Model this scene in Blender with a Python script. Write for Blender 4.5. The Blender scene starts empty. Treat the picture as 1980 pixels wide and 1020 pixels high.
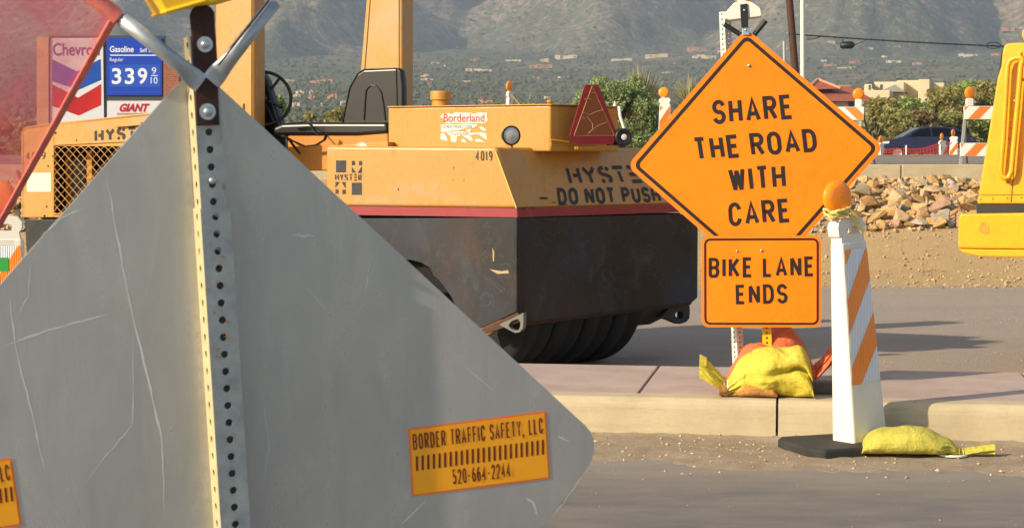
import bpy, bmesh, math, random
from mathutils import Vector, Matrix, noise
R = math.radians
SC = bpy.context.scene
COL = SC.collection

# ---------------------------------------------------------------- camera
FPX, PCX, PCY = 3500.0, 990.0, 510.0          # focal length and centre in pixels of the 1980 wide photograph
CAMZ = 1.345
PITCH = math.atan(200.0 / FPX)
cam = bpy.data.objects.new('camera', bpy.data.cameras.new('camera'))
COL.objects.link(cam)
cam.data.sensor_width = 36.0
cam.data.sensor_fit = 'HORIZONTAL'
cam.data.lens = FPX / 1980.0 * 36.0
cam.location = (0, 0, CAMZ)
cam.rotation_euler = (R(90) - PITCH, 0, 0)
cam.data.clip_start = 0.1
cam.data.clip_end = 20000
cam.data.dof.use_dof = True
cam.data.dof.focus_distance = 9.6
cam.data.dof.aperture_fstop = 20.0
SC.camera = cam

# ---------------------------------------------------------------- light
SUN_AZ, SUN_EL = R(59), R(26)                  # the light travels towards (sin az, cos az)
SUNV = Vector((-math.sin(SUN_AZ) * math.cos(SUN_EL), -math.cos(SUN_AZ) * math.cos(SUN_EL), math.sin(SUN_EL)))
SC.world = bpy.data.worlds.new('World')
SC.world.use_nodes = True
wn = SC.world.node_tree
wn.nodes.clear()
wo = wn.nodes.new('ShaderNodeOutputWorld')
wb = wn.nodes.new('ShaderNodeBackground')
ws = wn.nodes.new('ShaderNodeTexSky')
ws.sky_type = 'NISHITA'
ws.sun_disc = False
ws.sun_elevation = SUN_EL
ws.sun_rotation = math.atan2(SUNV.x, SUNV.y)
ws.air_density = 1.0
ws.dust_density = 1.5
ws.ozone_density = 1.0
wb.inputs['Strength'].default_value = 0.095
wn.links.new(ws.outputs[0], wb.inputs[0])
wn.links.new(wb.outputs[0], wo.inputs[0])
sun = bpy.data.objects.new('sun', bpy.data.lights.new('sun', 'SUN'))
COL.objects.link(sun)
sun.data.energy = 4.8
sun.data.angle = R(0.6)
sun.data.color = (1.0, 0.83, 0.61)
sun.location = (-30, -15, 30)
sun.rotation_euler = (-SUNV).to_track_quat('-Z', 'Y').to_euler()
SC.view_settings.view_transform = 'Standard'
SC.view_settings.look = 'None'
SC.view_settings.exposure = 0.96
SC.view_settings.gamma = 1.0
SC.cycles.use_denoising = True
SC.cycles.max_bounces = 6
SC.cycles.transparent_max_bounces = 16

# ---------------------------------------------------------------- projection helpers
_F = Vector((0, math.cos(PITCH), -math.sin(PITCH)))
_U = Vector((0, math.sin(PITCH), math.cos(PITCH)))
CAM = Vector((0, 0, CAMZ))

def ray(px, py):
    return _F + Vector((1, 0, 0)) * ((px - PCX) / FPX) + _U * ((PCY - py) / FPX)

def P(px, py, y):
    """the place seen at a pixel of the photograph, at ground distance y"""
    d = ray(px, py)
    return CAM + d * (y / d.y)

def PX(p):
    d = Vector(p) - CAM
    w = d.dot(_F)
    return (PCX + FPX * d.x / w, PCY - FPX * d.dot(_U) / w)

class Frame:
    """a plane with its own axes: u right, v up, n towards the viewer"""
    def __init__(s, o, yaw=0.0, roll=0.0, tilt=0.0):
        s.o = Vector(o)
        ux = Vector((math.cos(yaw), math.sin(yaw), 0))
        n = Vector((math.sin(yaw), -math.cos(yaw), 0))
        uz = Vector((0, 0, 1))
        if tilt:
            uz, n = uz * math.cos(tilt) - n * math.sin(tilt), n * math.cos(tilt) + uz * math.sin(tilt)
        c, q = math.cos(roll), math.sin(roll)
        s.u, s.v, s.n = ux * c + uz * q, uz * c - ux * q, n
    def at(s, u, v, w=0.0):
        return s.o + s.u * u + s.v * v + s.n * w
    def hit(s, px, py, w=0.0):
        d = ray(px, py)
        t = (s.o + s.n * w - CAM).dot(s.n) / d.dot(s.n)
        return CAM + d * t
    def uv(s, px, py, w=0.0):
        q = s.hit(px, py, w) - s.o
        return (q.dot(s.u), q.dot(s.v))
    def off(s, u=0, v=0, w=0):
        f = Frame(s.at(u, v, w)); f.u, f.v, f.n = s.u, s.v, s.n
        return f
    def mat(s, u=0, v=0, w=0):
        p = s.at(u, v, w); a, b, c = s.u, -s.n, s.v
        return Matrix(((a.x, b.x, c.x, p.x), (a.y, b.y, c.y, p.y), (a.z, b.z, c.z, p.z), (0, 0, 0, 1)))

# ---------------------------------------------------------------- objects and tags
def tag(o, label=None, cat=None, group=None, kind=None):
    if label: o['label'] = label
    if cat: o['category'] = cat
    if group: o['group'] = group
    if kind: o['kind'] = kind
    return o

def thing(name, label, cat, loc, group=None, rotz=0.0):
    o = bpy.data.objects.new(name, None)
    o.empty_display_size = 0.1
    COL.objects.link(o)
    o.location = loc
    o.rotation_euler = (0, 0, rotz)
    return tag(o, label, cat, group)

def wmat(o):
    m = Matrix.Translation(o.location) @ o.rotation_euler.to_matrix().to_4x4()
    return wmat(o.parent) @ m if o.parent else m

def copy_tree(o, parent=None):
    c = o.copy(); COL.objects.link(c)
    if parent: c.parent = parent
    for ch in list(o.children):
        copy_tree(ch, c)
    return c

class MB:
    """collects faces in world space, then links them as ONE mesh object"""
    def __init__(s):
        s.v, s.f, s.sm = [], [], []
    def add(s, verts, faces, smooth=False):
        b = len(s.v)
        s.v += [Vector(v) for v in verts]
        s.f += [[b + i for i in f] for f in faces]
        s.sm += [smooth] * len(faces)
        return s
    def box(s, M, sx, sy, sz):
        """box centred in x and y, standing on z=0 of matrix M"""
        v = [M @ Vector((x * sx / 2, y * sy / 2, z * sz)) for z in (0, 1) for x, y in ((-1, -1), (1, -1), (1, 1), (-1, 1))]
        return s.add(v, [(3, 2, 1, 0), (4, 5, 6, 7), (0, 1, 5, 4), (1, 2, 6, 5), (2, 3, 7, 6), (3, 0, 4, 7)])
    def prism(s, pts, depth):
        """flat outline (world points) pushed along a vector"""
        pts = [Vector(p) for p in pts]; n = len(pts); d = Vector(depth)
        nn = Vector()
        for i in range(n):
            nn += (pts[i] - pts[0]).cross(pts[(i + 1) % n] - pts[0])
        if nn.dot(d) > 0: pts.reverse()
        s.add(pts + [p + d for p in pts], [list(range(n)), list(range(2 * n - 1, n - 1, -1))] +
              [((i + 1) % n, i, n + i, n + (i + 1) % n) for i in range(n)])
        return s
    def hexa(s, a, b):
        """two quads (same winding) joined"""
        return s.add(list(a) + list(b), [(0, 1, 2, 3), (7, 6, 5, 4), (1, 0, 4, 5), (2, 1, 5, 6), (3, 2, 6, 7), (0, 3, 7, 4)])
    def tube(s, path, r, n=10, caps=True, close=False, flat=None):
        path = [Vector(p) for p in path]; m = len(path)
        rs = r if isinstance(r, (list, tuple)) else [r] * m
        rings = []; prev = None
        for i, p in enumerate(path):
            if close: t = path[(i + 1) % m] - path[i - 1]
            else: t = path[min(i + 1, m - 1)] - path[max(i - 1, 0)]
            t.normalize()
            if prev is None:
                a = t.cross(Vector((0, 0, 1)))
                if a.length < 1e-3: a = t.cross(Vector((0, 1, 0)))
            else:
                a = prev - t * prev.dot(t)
            a.normalize(); prev = a; b = t.cross(a)
            k = flat[i] if flat else 1.0
            rings.append([p + (a * math.cos(2 * math.pi * j / n) + b * math.sin(2 * math.pi * j / n) * k) * rs[i] for j in range(n)])
        v = [q for ring in rings for q in ring]
        f = []
        for i in range(m if close else m - 1):
            i2 = (i + 1) % m
            for j in range(n):
                f.append((i * n + j, i * n + (j + 1) % n, i2 * n + (j + 1) % n, i2 * n + j))
        s.add(v, f, True)
        if caps and not close:
            s.add(rings[0], [list(range(n - 1, -1, -1))]); s.add(rings[-1], [list(range(n))])
        return s
    def lathe(s, prof, M, n=24, sharp=()):
        """profile [(r, z)] turned round the z axis of M; runs are split at sharp indices"""
        runs = []; cur = [prof[0]]
        for i in range(1, len(prof)):
            cur.append(prof[i])
            if i in sharp: runs.append(cur); cur = [prof[i]]
        runs.append(cur)
        for run in runs:
            if len(run) < 2: continue
            v = []; f = []
            for r, z in run:
                v += [M @ Vector((r * math.cos(2 * math.pi * j / n), r * math.sin(2 * math.pi * j / n), z)) for j in range(n)]
            for i in range(len(run) - 1):
                for j in range(n):
                    f.append((i * n + j, i * n + (j + 1) % n, (i + 1) * n + (j + 1) % n, (i + 1) * n + j))
            s.add(v, f, True)
        return s
    def build(s, name, mat, parent=None, bevel=0.0, seg=2, label=None, kind=None):
        inv = wmat(parent).inverted() if parent else Matrix()
        if parent is None and s.v:
            lo = Vector((sum(v.x for v in s.v) / len(s.v), sum(v.y for v in s.v) / len(s.v), min(v.z for v in s.v)))
            inv = Matrix.Translation(-lo)
        me = bpy.data.meshes.new(name)
        me.from_pydata([inv @ v for v in s.v], [], s.f)
        me.polygons.foreach_set('use_smooth', s.sm)
        if isinstance(mat, (list, tuple)):
            for m in mat: me.materials.append(m)
        else:
            me.materials.append(mat)
        me.update()
        o = bpy.data.objects.new(name, me)
        COL.objects.link(o)
        if parent: o.parent = parent
        else: o.location = lo
        if bevel:
            b = o.modifiers.new('bevel', 'BEVEL'); b.width = bevel; b.segments = seg; b.limit_method = 'ANGLE'
        if label: o['label'] = label
        if kind: o['kind'] = kind
        return o

def Mz(p, yaw=0.0):
    return Matrix.Translation(Vector(p)) @ Matrix.Rotation(yaw, 4, 'Z')

def Mdir(p, d, up=(0, 0, 1)):
    """matrix whose z axis looks along d"""
    d = Vector(d).normalized(); up = Vector(up)
    if abs(d.dot(up)) > 0.99: up = Vector((0, 1, 0))
    x = up.cross(d).normalized(); y = d.cross(x); p = Vector(p)
    return Matrix(((x.x, y.x, d.x, p.x), (x.y, y.y, d.y, p.y), (x.z, y.z, d.z, p.z), (0, 0, 0, 1)))

def clip_poly(poly, x0, x1, y0, y1):
    def cut(pl, ins, inter):
        out = []
        for i in range(len(pl)):
            a, b = pl[i - 1], pl[i]
            if ins(b):
                if not ins(a): out.append(inter(a, b))
                out.append(b)
            elif ins(a): out.append(inter(a, b))
        return out
    def ix(x): return lambda a, b: (x, a[1] + (b[1] - a[1]) * (x - a[0]) / (b[0] - a[0]))
    def iy(y): return lambda a, b: (a[0] + (b[0] - a[0]) * (y - a[1]) / (b[1] - a[1]), y)
    for ins, it in ((lambda p: p[0] >= x0, ix(x0)), (lambda p: p[0] <= x1, ix(x1)), (lambda p: p[1] >= y0, iy(y0)), (lambda p: p[1] <= y1, iy(y1))):
        poly = cut(poly, ins, it) if poly else []
    return poly

def rrect(u0, u1, v0, v1, r, n=5):
    pts = []
    for cx, cy, a in ((u1 - r, v1 - r, 0), (u0 + r, v1 - r, 90), (u0 + r, v0 + r, 180), (u1 - r, v0 + r, 270)):
        for i in range(n + 1):
            t = R(a + 90.0 * i / n); pts.append((cx + r * math.cos(t), cy + r * math.sin(t)))
    return pts

# ---------------------------------------------------------------- lettering
def _arc(cx, cy, rx, ry, a0, a1, n=10):
    return [(cx + rx * math.cos(R(a0 + (a1 - a0) * i / n)), cy + ry * math.sin(R(a0 + (a1 - a0) * i / n))) for i in range(n + 1)]
_O = _arc(.5, .7, .5, .3, 0, 180) + _arc(.5, .3, .5, .3, 180, 360) + [(1, .7)]
_PB = [(0, .0), (0, 1), (.55, 1)] + _arc(.6, .755, .4, .245, 90, -90) + [(0, .51)]
_S = _arc(.5, .745, .5, .255, 12, 270, 14) + _arc(.5, .25, .5, .25, 90, -168, 14)[1:]
_C = _arc(.5, .7, .5, .3, 5, 180) + _arc(.5, .3, .5, .3, 180, 355)
GL = {
 'A': (.95, [[(0, 0), (.5, 1), (1, 0)], [(.17, .3), (.83, .3)]]),
 'B': (.85, [_PB, [(.5, .51)] + _arc(.6, .255, .4, .255, 90, -90) + [(0, 0)]]),
 'C': (.85, [_C]), 'D': (.85, [[(0, 0), (0, 1), (.4, 1)] + _arc(.45, .62, .55, .38, 90, 0) + _arc(.45, .38, .55, .38, 0, -90) + [(0, 0)]]),
 'E': (.75, [[(1, 1), (0, 1), (0, 0), (1, 0)], [(0, .52), (.86, .52)]]), 'F': (.72, [[(1, 1), (0, 1), (0, 0)], [(0, .52), (.86, .52)]]),
 'G': (.85, [_C + [(1, .46), (.6, .46)]]), 'H': (.85, [[(0, 0), (0, 1)], [(1, 0), (1, 1)], [(0, .51), (1, .51)]]),
 'I': (.0, [[(.5, 0), (.5, 1)]]), 'K': (.88, [[(0, 0), (0, 1)], [(1, 1), (0, .36)], [(.3, .56), (1, 0)]]), 'L': (.72, [[(0, 1), (0, 0), (1, 0)]]),
 'M': (1.05, [[(0, 0), (0, 1)], [(0, 1), (.5, .2), (1, 1)], [(1, 1), (1, 0)]]), 'N': (.88, [[(0, 0), (0, 1)], [(0, 1), (1, 0)], [(1, 0), (1, 1)]]),
 'O': (.88, [_O]), 'P': (.82, [_PB]), 'R': (.85, [_PB, [(.5, .51), (1, 0)]]), 'S': (.82, [_S]), 'T': (.8, [[(0, 1), (1, 1)], [(.5, 0), (.5, 1)]]),
 'U': (.85, [[(0, 1), (0, .3)] + _arc(.5, .3, .5, .3, 180, 360) + [(1, 1)]]), 'V': (.9, [[(0, 1), (.5, 0), (1, 1)]]),
 'W': (1.12, [[(0, 1), (.25, 0)], [(.25, 0), (.5, .95)], [(.5, .95), (.75, 0)], [(.75, 0), (1, 1)]]), 'Y': (.88, [[(0, 1), (.5, .45), (1, 1)], [(.5, .45), (.5, 0)]]),
 'Z': (.8, [[(0, 1), (1, 1), (0, 0), (1, 0)]]), ' ': (.42, []),
 '0': (.8, [_O]), '1': (.1, [[(.5, 0), (.5, 1)]]), '2': (.8, [_arc(.5, .7, .5, .3, 165, -20) + [(0, 0), (1, 0)]]),
 '3': (.8, [_arc(.48, .76, .46, .24, 160, -90) , _arc(.48, .26, .52, .26, 90, -160)]),
 '4': (.85, [[(.76, 0), (.76, 1), (0, .3), (1, .3)]]), '5': (.8, [[(.95, 1), (.12, 1), (.06, .52)] + _arc(.48, .32, .52, .32, 125, -155)]),
 '6': (.8, [_arc(.5, .3, .5, .3, 0, 360, 16), [(0, .3), (.04, .55), (.25, .85), (.7, 1)]]),
 '9': (.8, [_arc(.5, .7, .5, .3, 0, 360, 16), [(1, .7), (.96, .45), (.75, .15), (.3, 0)]]),
 '-': (.5, [[(0, .45), (1, .45)]]), ',': (.1, [[(.5, .06), (.1, -.2)]]), '.': (.05, [[(.5, 0), (.5, .1)]]),
}
STENCIL = {
 'H': (.95, [[(0, 0), (0, 1)], [(1, 0), (1, 1)], [(.42, .5), (1, .5)]]), 'Y': (1.0, [[(0, 1), (.5, .48), (.5, 0)], [(1, 1), (.62, .62)]]),
 'S': (.9, [_arc(.5, .76, .5, .24, 15, 62, 5), _arc(.5, .76, .5, .24, 95, 270, 9) + _arc(.5, .24, .5, .24, 90, -62, 9)[1:], _arc(.5, .24, .5, .24, 242, 195, 5)]),
 'T': (.95, [[(0, 1), (1, 1)], [(.5, 0), (.5, .72)]]), 'E': (.9, [[(0, 1), (1, 1)], [(0, .5), (1, .5)], [(0, 0), (1, 0)]]),
 'R': (.9, [[(0, 0), (0, 1)], [(.35, 1), (.6, 1)] + _arc(.6, .76, .4, .24, 80, -90) + [(.3, .52)], [(.55, .4), (1, 0)]]),
}

def stroke_text(mb, text, fn, W, H, t, gap=.3, glyphs=None, eps=0.00012, lift=0.0):
    """letters as strokes of even weight in a W x H box; fn(x, y, w) gives the world point"""
    G = glyphs or GL
    tt = t * H
    inner = sum(G[c][0] for c in text if c != ' ')
    # widths: each letter takes its own share plus a stroke; gaps between
    gaps = sum((gap if text[i] != ' ' and text[i + 1] != ' ' else 0) for i in range(len(text) - 1))
    spaces = sum(gap * 3.4 for c in text if c == ' ')
    fix = sum(tt for c in text if c != ' ')
    k = (W - fix) / ((inner + gaps + spaces) * H)
    x = 0.0; nst = 0
    for i, c in enumerate(text):
        w, strokes = G[c] if c in G else GL[c]
        if c == ' ':
            x += gap * 3.4 * H * k; continue
        gw = w * H * k
        for st in strokes:
            pts = [Vector((x + tt / 2 + px * gw, tt / 2 + py * (H - tt), 0)) for px, py in st]
            closed = (pts[0] - pts[-1]).length < 1e-6 and len(pts) > 3
            if closed: pts = pts[:-1]
            m = len(pts); Lp = []; Rp = []
            for j in range(m):
                a = pts[j - 1] if (j or closed) else None
                b = pts[(j + 1) % m] if (j < m - 1 or closed) else None
                d0 = (pts[j] - a).normalized() if a is not None else None
                d1 = (b - pts[j]).normalized() if b is not None else None
                if d0 is None: d0 = d1
                if d1 is None: d1 = d0
                nrm = Vector((-(d0.y + d1.y), d0.x + d1.x, 0))
                if nrm.length < 1e-6: nrm = Vector((-d0.y, d0.x, 0))
                nrm.normalize()
                cs = max(.62, nrm.dot(Vector((-d0.y, d0.x, 0))))
                off = nrm * (tt / 2 / cs)
                Lp.append(pts[j] + off); Rp.append(pts[j] - off)
            if not closed and abs((pts[1] - pts[0]).normalized().x) > .25 and abs((pts[1] - pts[0]).normalized().y) > .25 and m == 2 and c in 'KRNAVWXY':
                pass
            zz = lift + eps * (nst % 7); nst += 1
            vs = [fn(p.x, p.y, zz) for p in Lp] + [fn(p.x, p.y, zz) for p in Rp]
            mb.add(vs, [(m + j, m + (j + 1) % m, (j + 1) % m, j) for j in range(m if closed else m - 1)])
        x += gw + tt
        if i + 1 < len(text) and text[i + 1] != ' ': x += gap * H * k
    return mb

def font_text(mb, text, fn, W, H, bold=0.0, shear=0.0, lift=0.0):
    """letters of the built-in typeface stretched into a W x H box"""
    cu = bpy.data.curves.new('t', 'FONT'); cu.body = text; cu.offset = bold; cu.shear = shear
    cu.fill_mode = 'FRONT'
    o = bpy.data.objects.new('t', cu); COL.objects.link(o)
    dg = bpy.context.evaluated_depsgraph_get(); dg.update()
    me = bpy.data.meshes.new_from_object(o.evaluated_get(dg))
    xs = [v.co.x for v in me.vertices]; ys = [v.co.y for v in me.vertices]
    x0, x1, y0, y1 = min(xs), max(xs), min(ys), max(ys)
    vs = [fn((v.co.x - x0) / (x1 - x0) * W, (v.co.y - y0) / (y1 - y0) * H, lift) for v in me.vertices]
    mb.add(vs, [list(p.vertices) for p in me.polygons])
    bpy.data.objects.remove(o); bpy.data.curves.remove(cu); bpy.data.meshes.remove(me)
    return mb

def quad_fn(fr, c, W, H):
    """maps a W x H box on the plane into four pixel corners: bottom-left, bottom-right, top-right, top-left"""
    q = [Vector(fr.uv(*p)) for p in c]
    def fn(x, y, w=0.0):
        s, t = x / W, y / H
        uv = (q[0] * (1 - s) + q[1] * s) * (1 - t) + (q[3] * (1 - s) + q[2] * s) * t
        return fr.at(uv.x, uv.y, w)
    return fn

def quad_size(fr, c):
    q = [Vector(fr.uv(*p)) for p in c]
    return ((q[1] - q[0]).length + (q[2] - q[3]).length) / 2, ((q[3] - q[0]).length + (q[2] - q[1]).length) / 2

def line_on(mb, text, fr, c, t=.15, gap=.3, glyphs=None, lift=.0012, font=False, bold=0, shear=0):
    W, H = quad_size(fr, c)
    fn = quad_fn(fr, c, W, H)
    if font: font_text(mb, text, fn, W, H, bold, shear, lift)
    else: stroke_text(mb, text, fn, W, H, t, gap, glyphs, lift=lift)

# ---------------------------------------------------------------- materials
def lin(c):
    if isinstance(c, str):
        c = c.lstrip('#'); c = [int(c[i:i + 2], 16) / 255 for i in (0, 2, 4)]
        c = [x / 12.92 if x <= .04045 else ((x + .055) / 1.055) ** 2.4 for x in c]
    return (c[0], c[1], c[2], 1.0)

class NT:
    def __init__(s, name):
        s.m = bpy.data.materials.new(name); s.m.use_nodes = True
        s.t = s.m.node_tree; s.t.nodes.clear()
        s.out = s.n('OutputMaterial')
        s.co = s.n('TexCoord')
    def n(s, kind, **kw):
        nd = s.t.nodes.new('ShaderNode' + kind)
        for k, v in kw.items():
            if k.startswith('i_'): nd.inputs[k[2:].replace('_', ' ')].default_value = v
            else: setattr(nd, k, v)
        return nd
    def l(s, a, b):
        s.t.links.new(a, b)
    def noise(s, scale, detail=4, rough=.6, stretch=None, dist=0.0, coord='Object'):
        nd = s.n('TexNoise'); nd.inputs['Scale'].default_value = scale; nd.inputs['Detail'].default_value = detail
        nd.inputs['Roughness'].default_value = rough; nd.inputs['Distortion'].default_value = dist
        src = s.co.outputs[coord]
        if stretch:
            mp = s.n('Mapping'); mp.inputs['Scale'].default_value = stretch; s.l(src, mp.inputs[0]); src = mp.outputs[0]
        s.l(src, nd.inputs['Vector'])
        return nd.outputs['Fac']
    def ramp(s, fac, stops, interp='LINEAR'):
        nd = s.n('ValToRGB'); cr = nd.color_ramp; cr.interpolation = interp
        while len(cr.elements) < len(stops): cr.elements.new(.5)
        for e, (p, c) in zip(cr.elements, stops):
            e.position = p; e.color = lin(c) if not isinstance(c, (int, float)) else (c, c, c, 1)
        s.l(fac, nd.inputs[0]); return nd.outputs[0]
    def mix(s, fac, a, b, blend='MIX'):
        nd = s.n('Mix', data_type='RGBA', blend_type=blend)
        for i, v in ((0, fac), (6, a), (7, b)):
            if isinstance(v, (int, float)): nd.inputs[i].default_value = v
            elif isinstance(v, (str, tuple)): nd.inputs[i].default_value = lin(v)
            else: s.l(v, nd.inputs[i])
        return nd.outputs[2]
    def math(s, op, a, b=0.0):
        nd = s.n('Math', operation=op)
        for i, v in ((0, a), (1, b)):
            if isinstance(v, (int, float)): nd.inputs[i].default_value = v
            else: s.l(v, nd.inputs[i])
        return nd.outputs[0]
    def bsdf(s, col, rough=.6, metal=0.0, bump=None, bstr=.3, bdist=.01, trans=0.0, spec=.5, coat=0.0):
        b = s.n('BsdfPrincipled')
        for k, v in (('Base Color', col), ('Roughness', rough), ('Metallic', metal)):
            if isinstance(v, (int, float)): b.inputs[k].default_value = v
            elif isinstance(v, (str, tuple)): b.inputs[k].default_value = lin(v)
            else: s.l(v, b.inputs[k])
        b.inputs['Specular IOR Level'].default_value = spec
        b.inputs['Coat Weight'].default_value = coat
        b.inputs['Transmission Weight'].default_value = trans
        if bump is not None:
            bp = s.n('Bump'); bp.inputs['Strength'].default_value = bstr; bp.inputs['Distance'].default_value = bdist
            s.l(bump, bp.inputs['Height']); s.l(bp.outputs[0], b.inputs['Normal'])
        s.l(b.outputs[0], s.out.inputs['Surface'])
        return s.m

def plain(name, c, rough=.6, metal=0.0, var=.12, scale=6.0, bstr=.0, spec=.5, coat=0.0, c2=None):
    t = NT(name)
    n = t.noise(scale, 5, .65)
    a = lin(c)
    if c2 is None:
        lo = tuple(x * (1 - var) for x in a[:3]); hi = tuple(min(1, x * (1 + var)) for x in a[:3])
    else:
        lo, hi = a[:3], lin(c2)[:3]
    col = t.ramp(n, [(.3, lo), (.7, hi)])
    return t.bsdf(col, rough, metal, n if bstr else None, bstr, .004, spec=spec, coat=coat)

def worn(name, c, wear, amount=.5, rough=.45, scale=5.0, metal=0.0, stretch=None, wear2=None, fine=40, coat=0.0, bstr=.08):
    """paint with worn or stained patches of its own shape"""
    t = NT(name)
    n1 = t.noise(scale, 8, .68, stretch); n2 = t.noise(fine, 4, .7, stretch)
    a = lin(c)
    base = t.ramp(n2, [(.25, tuple(x * .86 for x in a[:3])), (.75, tuple(min(1, x * 1.1) for x in a[:3]))])
    m = t.ramp(n1, [(.5 + .22 * (1 - amount), 0.0), (.62 + .22 * (1 - amount), 1.0)])
    col = t.mix(m, base, wear)
    if wear2:
        n3 = t.noise(scale * 2.3, 8, .75, (1, 1, .45), coord='Object')
        col = t.mix(t.ramp(n3, [(.63, 0.0), (.7, 1.0)]), col, wear2)
    n5 = t.noise(scale * 3 + 2, 6, .7, (2.2, 2.2, .22)); n6 = t.noise(scale * 9 + 8, 6, .75)
    col = t.mix(t.ramp(n5, [(.55, .0), (.75, .38)]), col, tuple(x * .45 for x in a[:3]))
    col = t.mix(t.ramp(n6, [(.68, .0), (.72, .6)]), col, tuple(x * .35 for x in a[:3]))
    rr = t.ramp(n1, [(.3, rough * .8), (.7, min(1, rough * 1.3))])
    return t.bsdf(col, rr, metal, n2, bstr, .003, coat=coat)

def sstep(a, b, x):
    t = max(0.0, min(1.0, (x - a) / (b - a))); return t * t * (3 - 2 * t)

def lerp_tab(tab, x):
    for (a, b), (c, d) in zip(tab, tab[1:]):
        if x <= c: return b + (d - b) * max(0.0, (x - a) / (c - a))
    return tab[-1][1]

def fbm(x, y, z=0.0, o=4):
    s, a = 0.0, .5
    for i in range(o):
        s += a * noise.noise((x, y, z + 7.3 * i)); a *= .5; x *= 2.03; y *= 2.03
    return s

# ================================================================ the setting
CURB = Frame((1.25, 8.62, 0), R(-9.5))          # u along the kerb, n towards the road

def world_axis(t, axis, origin):
    g = t.n('NewGeometry')
    sb = t.n('VectorMath', operation='SUBTRACT'); t.l(g.outputs['Position'], sb.inputs[0]); sb.inputs[1].default_value = origin
    d = t.n('VectorMath', operation='DOT_PRODUCT'); t.l(sb.outputs[0], d.inputs[0]); d.inputs[1].default_value = axis
    return d.outputs['Value']

def mat_road():
    t = NT('asphalt')
    fine = t.noise(190, 4, .7); mid = t.noise(2.2, 5, .6, (1, 2.5, 1)); sp = t.noise(420, 2, .5)
    c = t.ramp(fine, [(.22, '#494744'), (.78, '#7e7a76')])
    c = t.mix(t.ramp(mid, [(.35, 0.0), (.7, .55)]), c, '#8f8578')
    c = t.mix(t.ramp(sp, [(.64, 0.0), (.70, .8)]), c, '#b5aa9c')
    w = world_axis(t, tuple(CURB.n), tuple(CURB.o))
    edge = t.math('ADD', w, t.math('MULTIPLY', t.noise(3.0, 6, .7), .5))
    c = t.mix(t.ramp(edge, [(.0, 1.0), (1.0, 1.0)]), c, c)
    dust = t.n('MapRange'); t.l(edge, dust.inputs[0]); dust.inputs[1].default_value = .85; dust.inputs[2].default_value = 1.75
    dust.inputs[3].default_value = 1.0; dust.inputs[4].default_value = .0
    c = t.mix(t.math('MULTIPLY', dust.outputs[0], .6), c, '#99907f')
    return t.bsdf(c, .9, 0, fine, .5, .006, spec=.25)

def mat_dirt():
    t = NT('gutter dirt')
    n1 = t.noise(5, 6, .7); n2 = t.noise(120, 4, .75); n3 = t.noise(45, 3, .6)
    c = t.ramp(n1, [(.3, '#90806a'), (.7, '#b1a28a')])
    c = t.mix(t.ramp(n2, [(.35, .0), (.7, .6)]), c, '#7d6c55')
    c = t.mix(t.ramp(n3, [(.62, .0), (.7, .5)]), c, '#cdbd9f')
    return t.bsdf(c, .95, 0, n2, .8, .01, spec=.2)

def mat_concrete(name, a, b, streak='#9b8a6c', sc=1.0):
    t = NT(name)
    n1 = t.noise(3.0 * sc, 6, .62); n2 = t.noise(140, 3, .7); n3 = t.noise(9 * sc, 6, .75, (.35, .35, 3))
    c = t.ramp(n1, [(.3, a), (.72, b)])
    c = t.mix(t.ramp(n2, [(.3, .0), (.75, .34)]), c, streak)
    c = t.mix(t.ramp(n3, [(.52, .0), (.72, .5)]), c, streak)
    return t.bsdf(c, .85, 0, n2, .25, .003, spec=.3)

M_kerb = mat_concrete('kerb concrete', '#b0a283', '#c4b798', '#988865')
M_walk = mat_concrete('pink pavement concrete', '#a59285', '#bba79b', '#8d7767')
M_seam = plain('dark joint filler', '#5d4c3d', .95, var=.3, scale=40)

# road, gutter, kerb and pavement
mb = MB()
nu, nw = 60, 40
vs = [CURB.at(-22 + 46 * i / nu, 0, -.03 + 22 * (j / nw) ** 1.6) for j in range(nw + 1) for i in range(nu + 1)]
mb.add(vs, [(j * (nu + 1) + i, (j + 1) * (nu + 1) + i, (j + 1) * (nu + 1) + i + 1, j * (nu + 1) + i + 1) for j in range(nw) for i in range(nu)])
mb.build('road', mat_road(), kind='structure')

mb = MB()
nu, nw = 420, 44
def gut(u, w):
    k = fbm(u * 1.6, w * 2.2, 1.5, 4); k2 = fbm(u * 14, w * 14, 4, 3)
    pile = .035 * math.exp(-w / .05) * (0.6 + 2.0 * max(0, fbm(u * 2.1, 9.1)))
    return .011 - .024 * sstep(.55, 1.05, w + k * .55) + .011 * k2 + pile
vs = []
for j in range(nw + 1):
    for i in range(nu + 1):
        u, w = -5 + 12 * i / nu, -.02 + 1.15 * j / nw
        vs.append(CURB.at(u, gut(u, w), w))
mb.add(vs, [(j * (nu + 1) + i, (j + 1) * (nu + 1) + i, (j + 1) * (nu + 1) + i + 1, j * (nu + 1) + i + 1) for j in range(nw) for i in range(nu)], True)
M_dirt = mat_dirt()
mb.build('gutter', M_dirt, kind='structure')

CJ = [-3.7, -1.85, .02, 2.9, 5.9, 9.0, 12.0, 15]
mb = MB()
prof = [(.022, -.25), (.006, .150), (.002, .170), (-.006, .185), (-.018, .196), (-.034, .2), (-.150, .2), (-.150, -.25)]
def kseg(u0, u1):
    n = len(prof)
    a = [CURB.at(u0, z, w) for w, z in prof]; b = [CURB.at(u1, z, w) for w, z in prof]
    mb.add(a + b, [(i, n + i, n + (i + 1) % n, (i + 1) % n) for i in range(n)] + [list(range(n)), list(range(2 * n - 1, n - 1, -1))])
us = [-16] + CJ
for u0, u1 in zip(us, us[1:]): kseg(u0 + .006, u1 - .006)
mb.build('kerb', M_kerb, kind='structure')
mb = MB()
for u in CJ:
    mb.box(CURB.mat(u, -.2, -.082), .0115, .12, .38)
mb.build('kerb_joint', M_seam, kind='structure')

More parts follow.
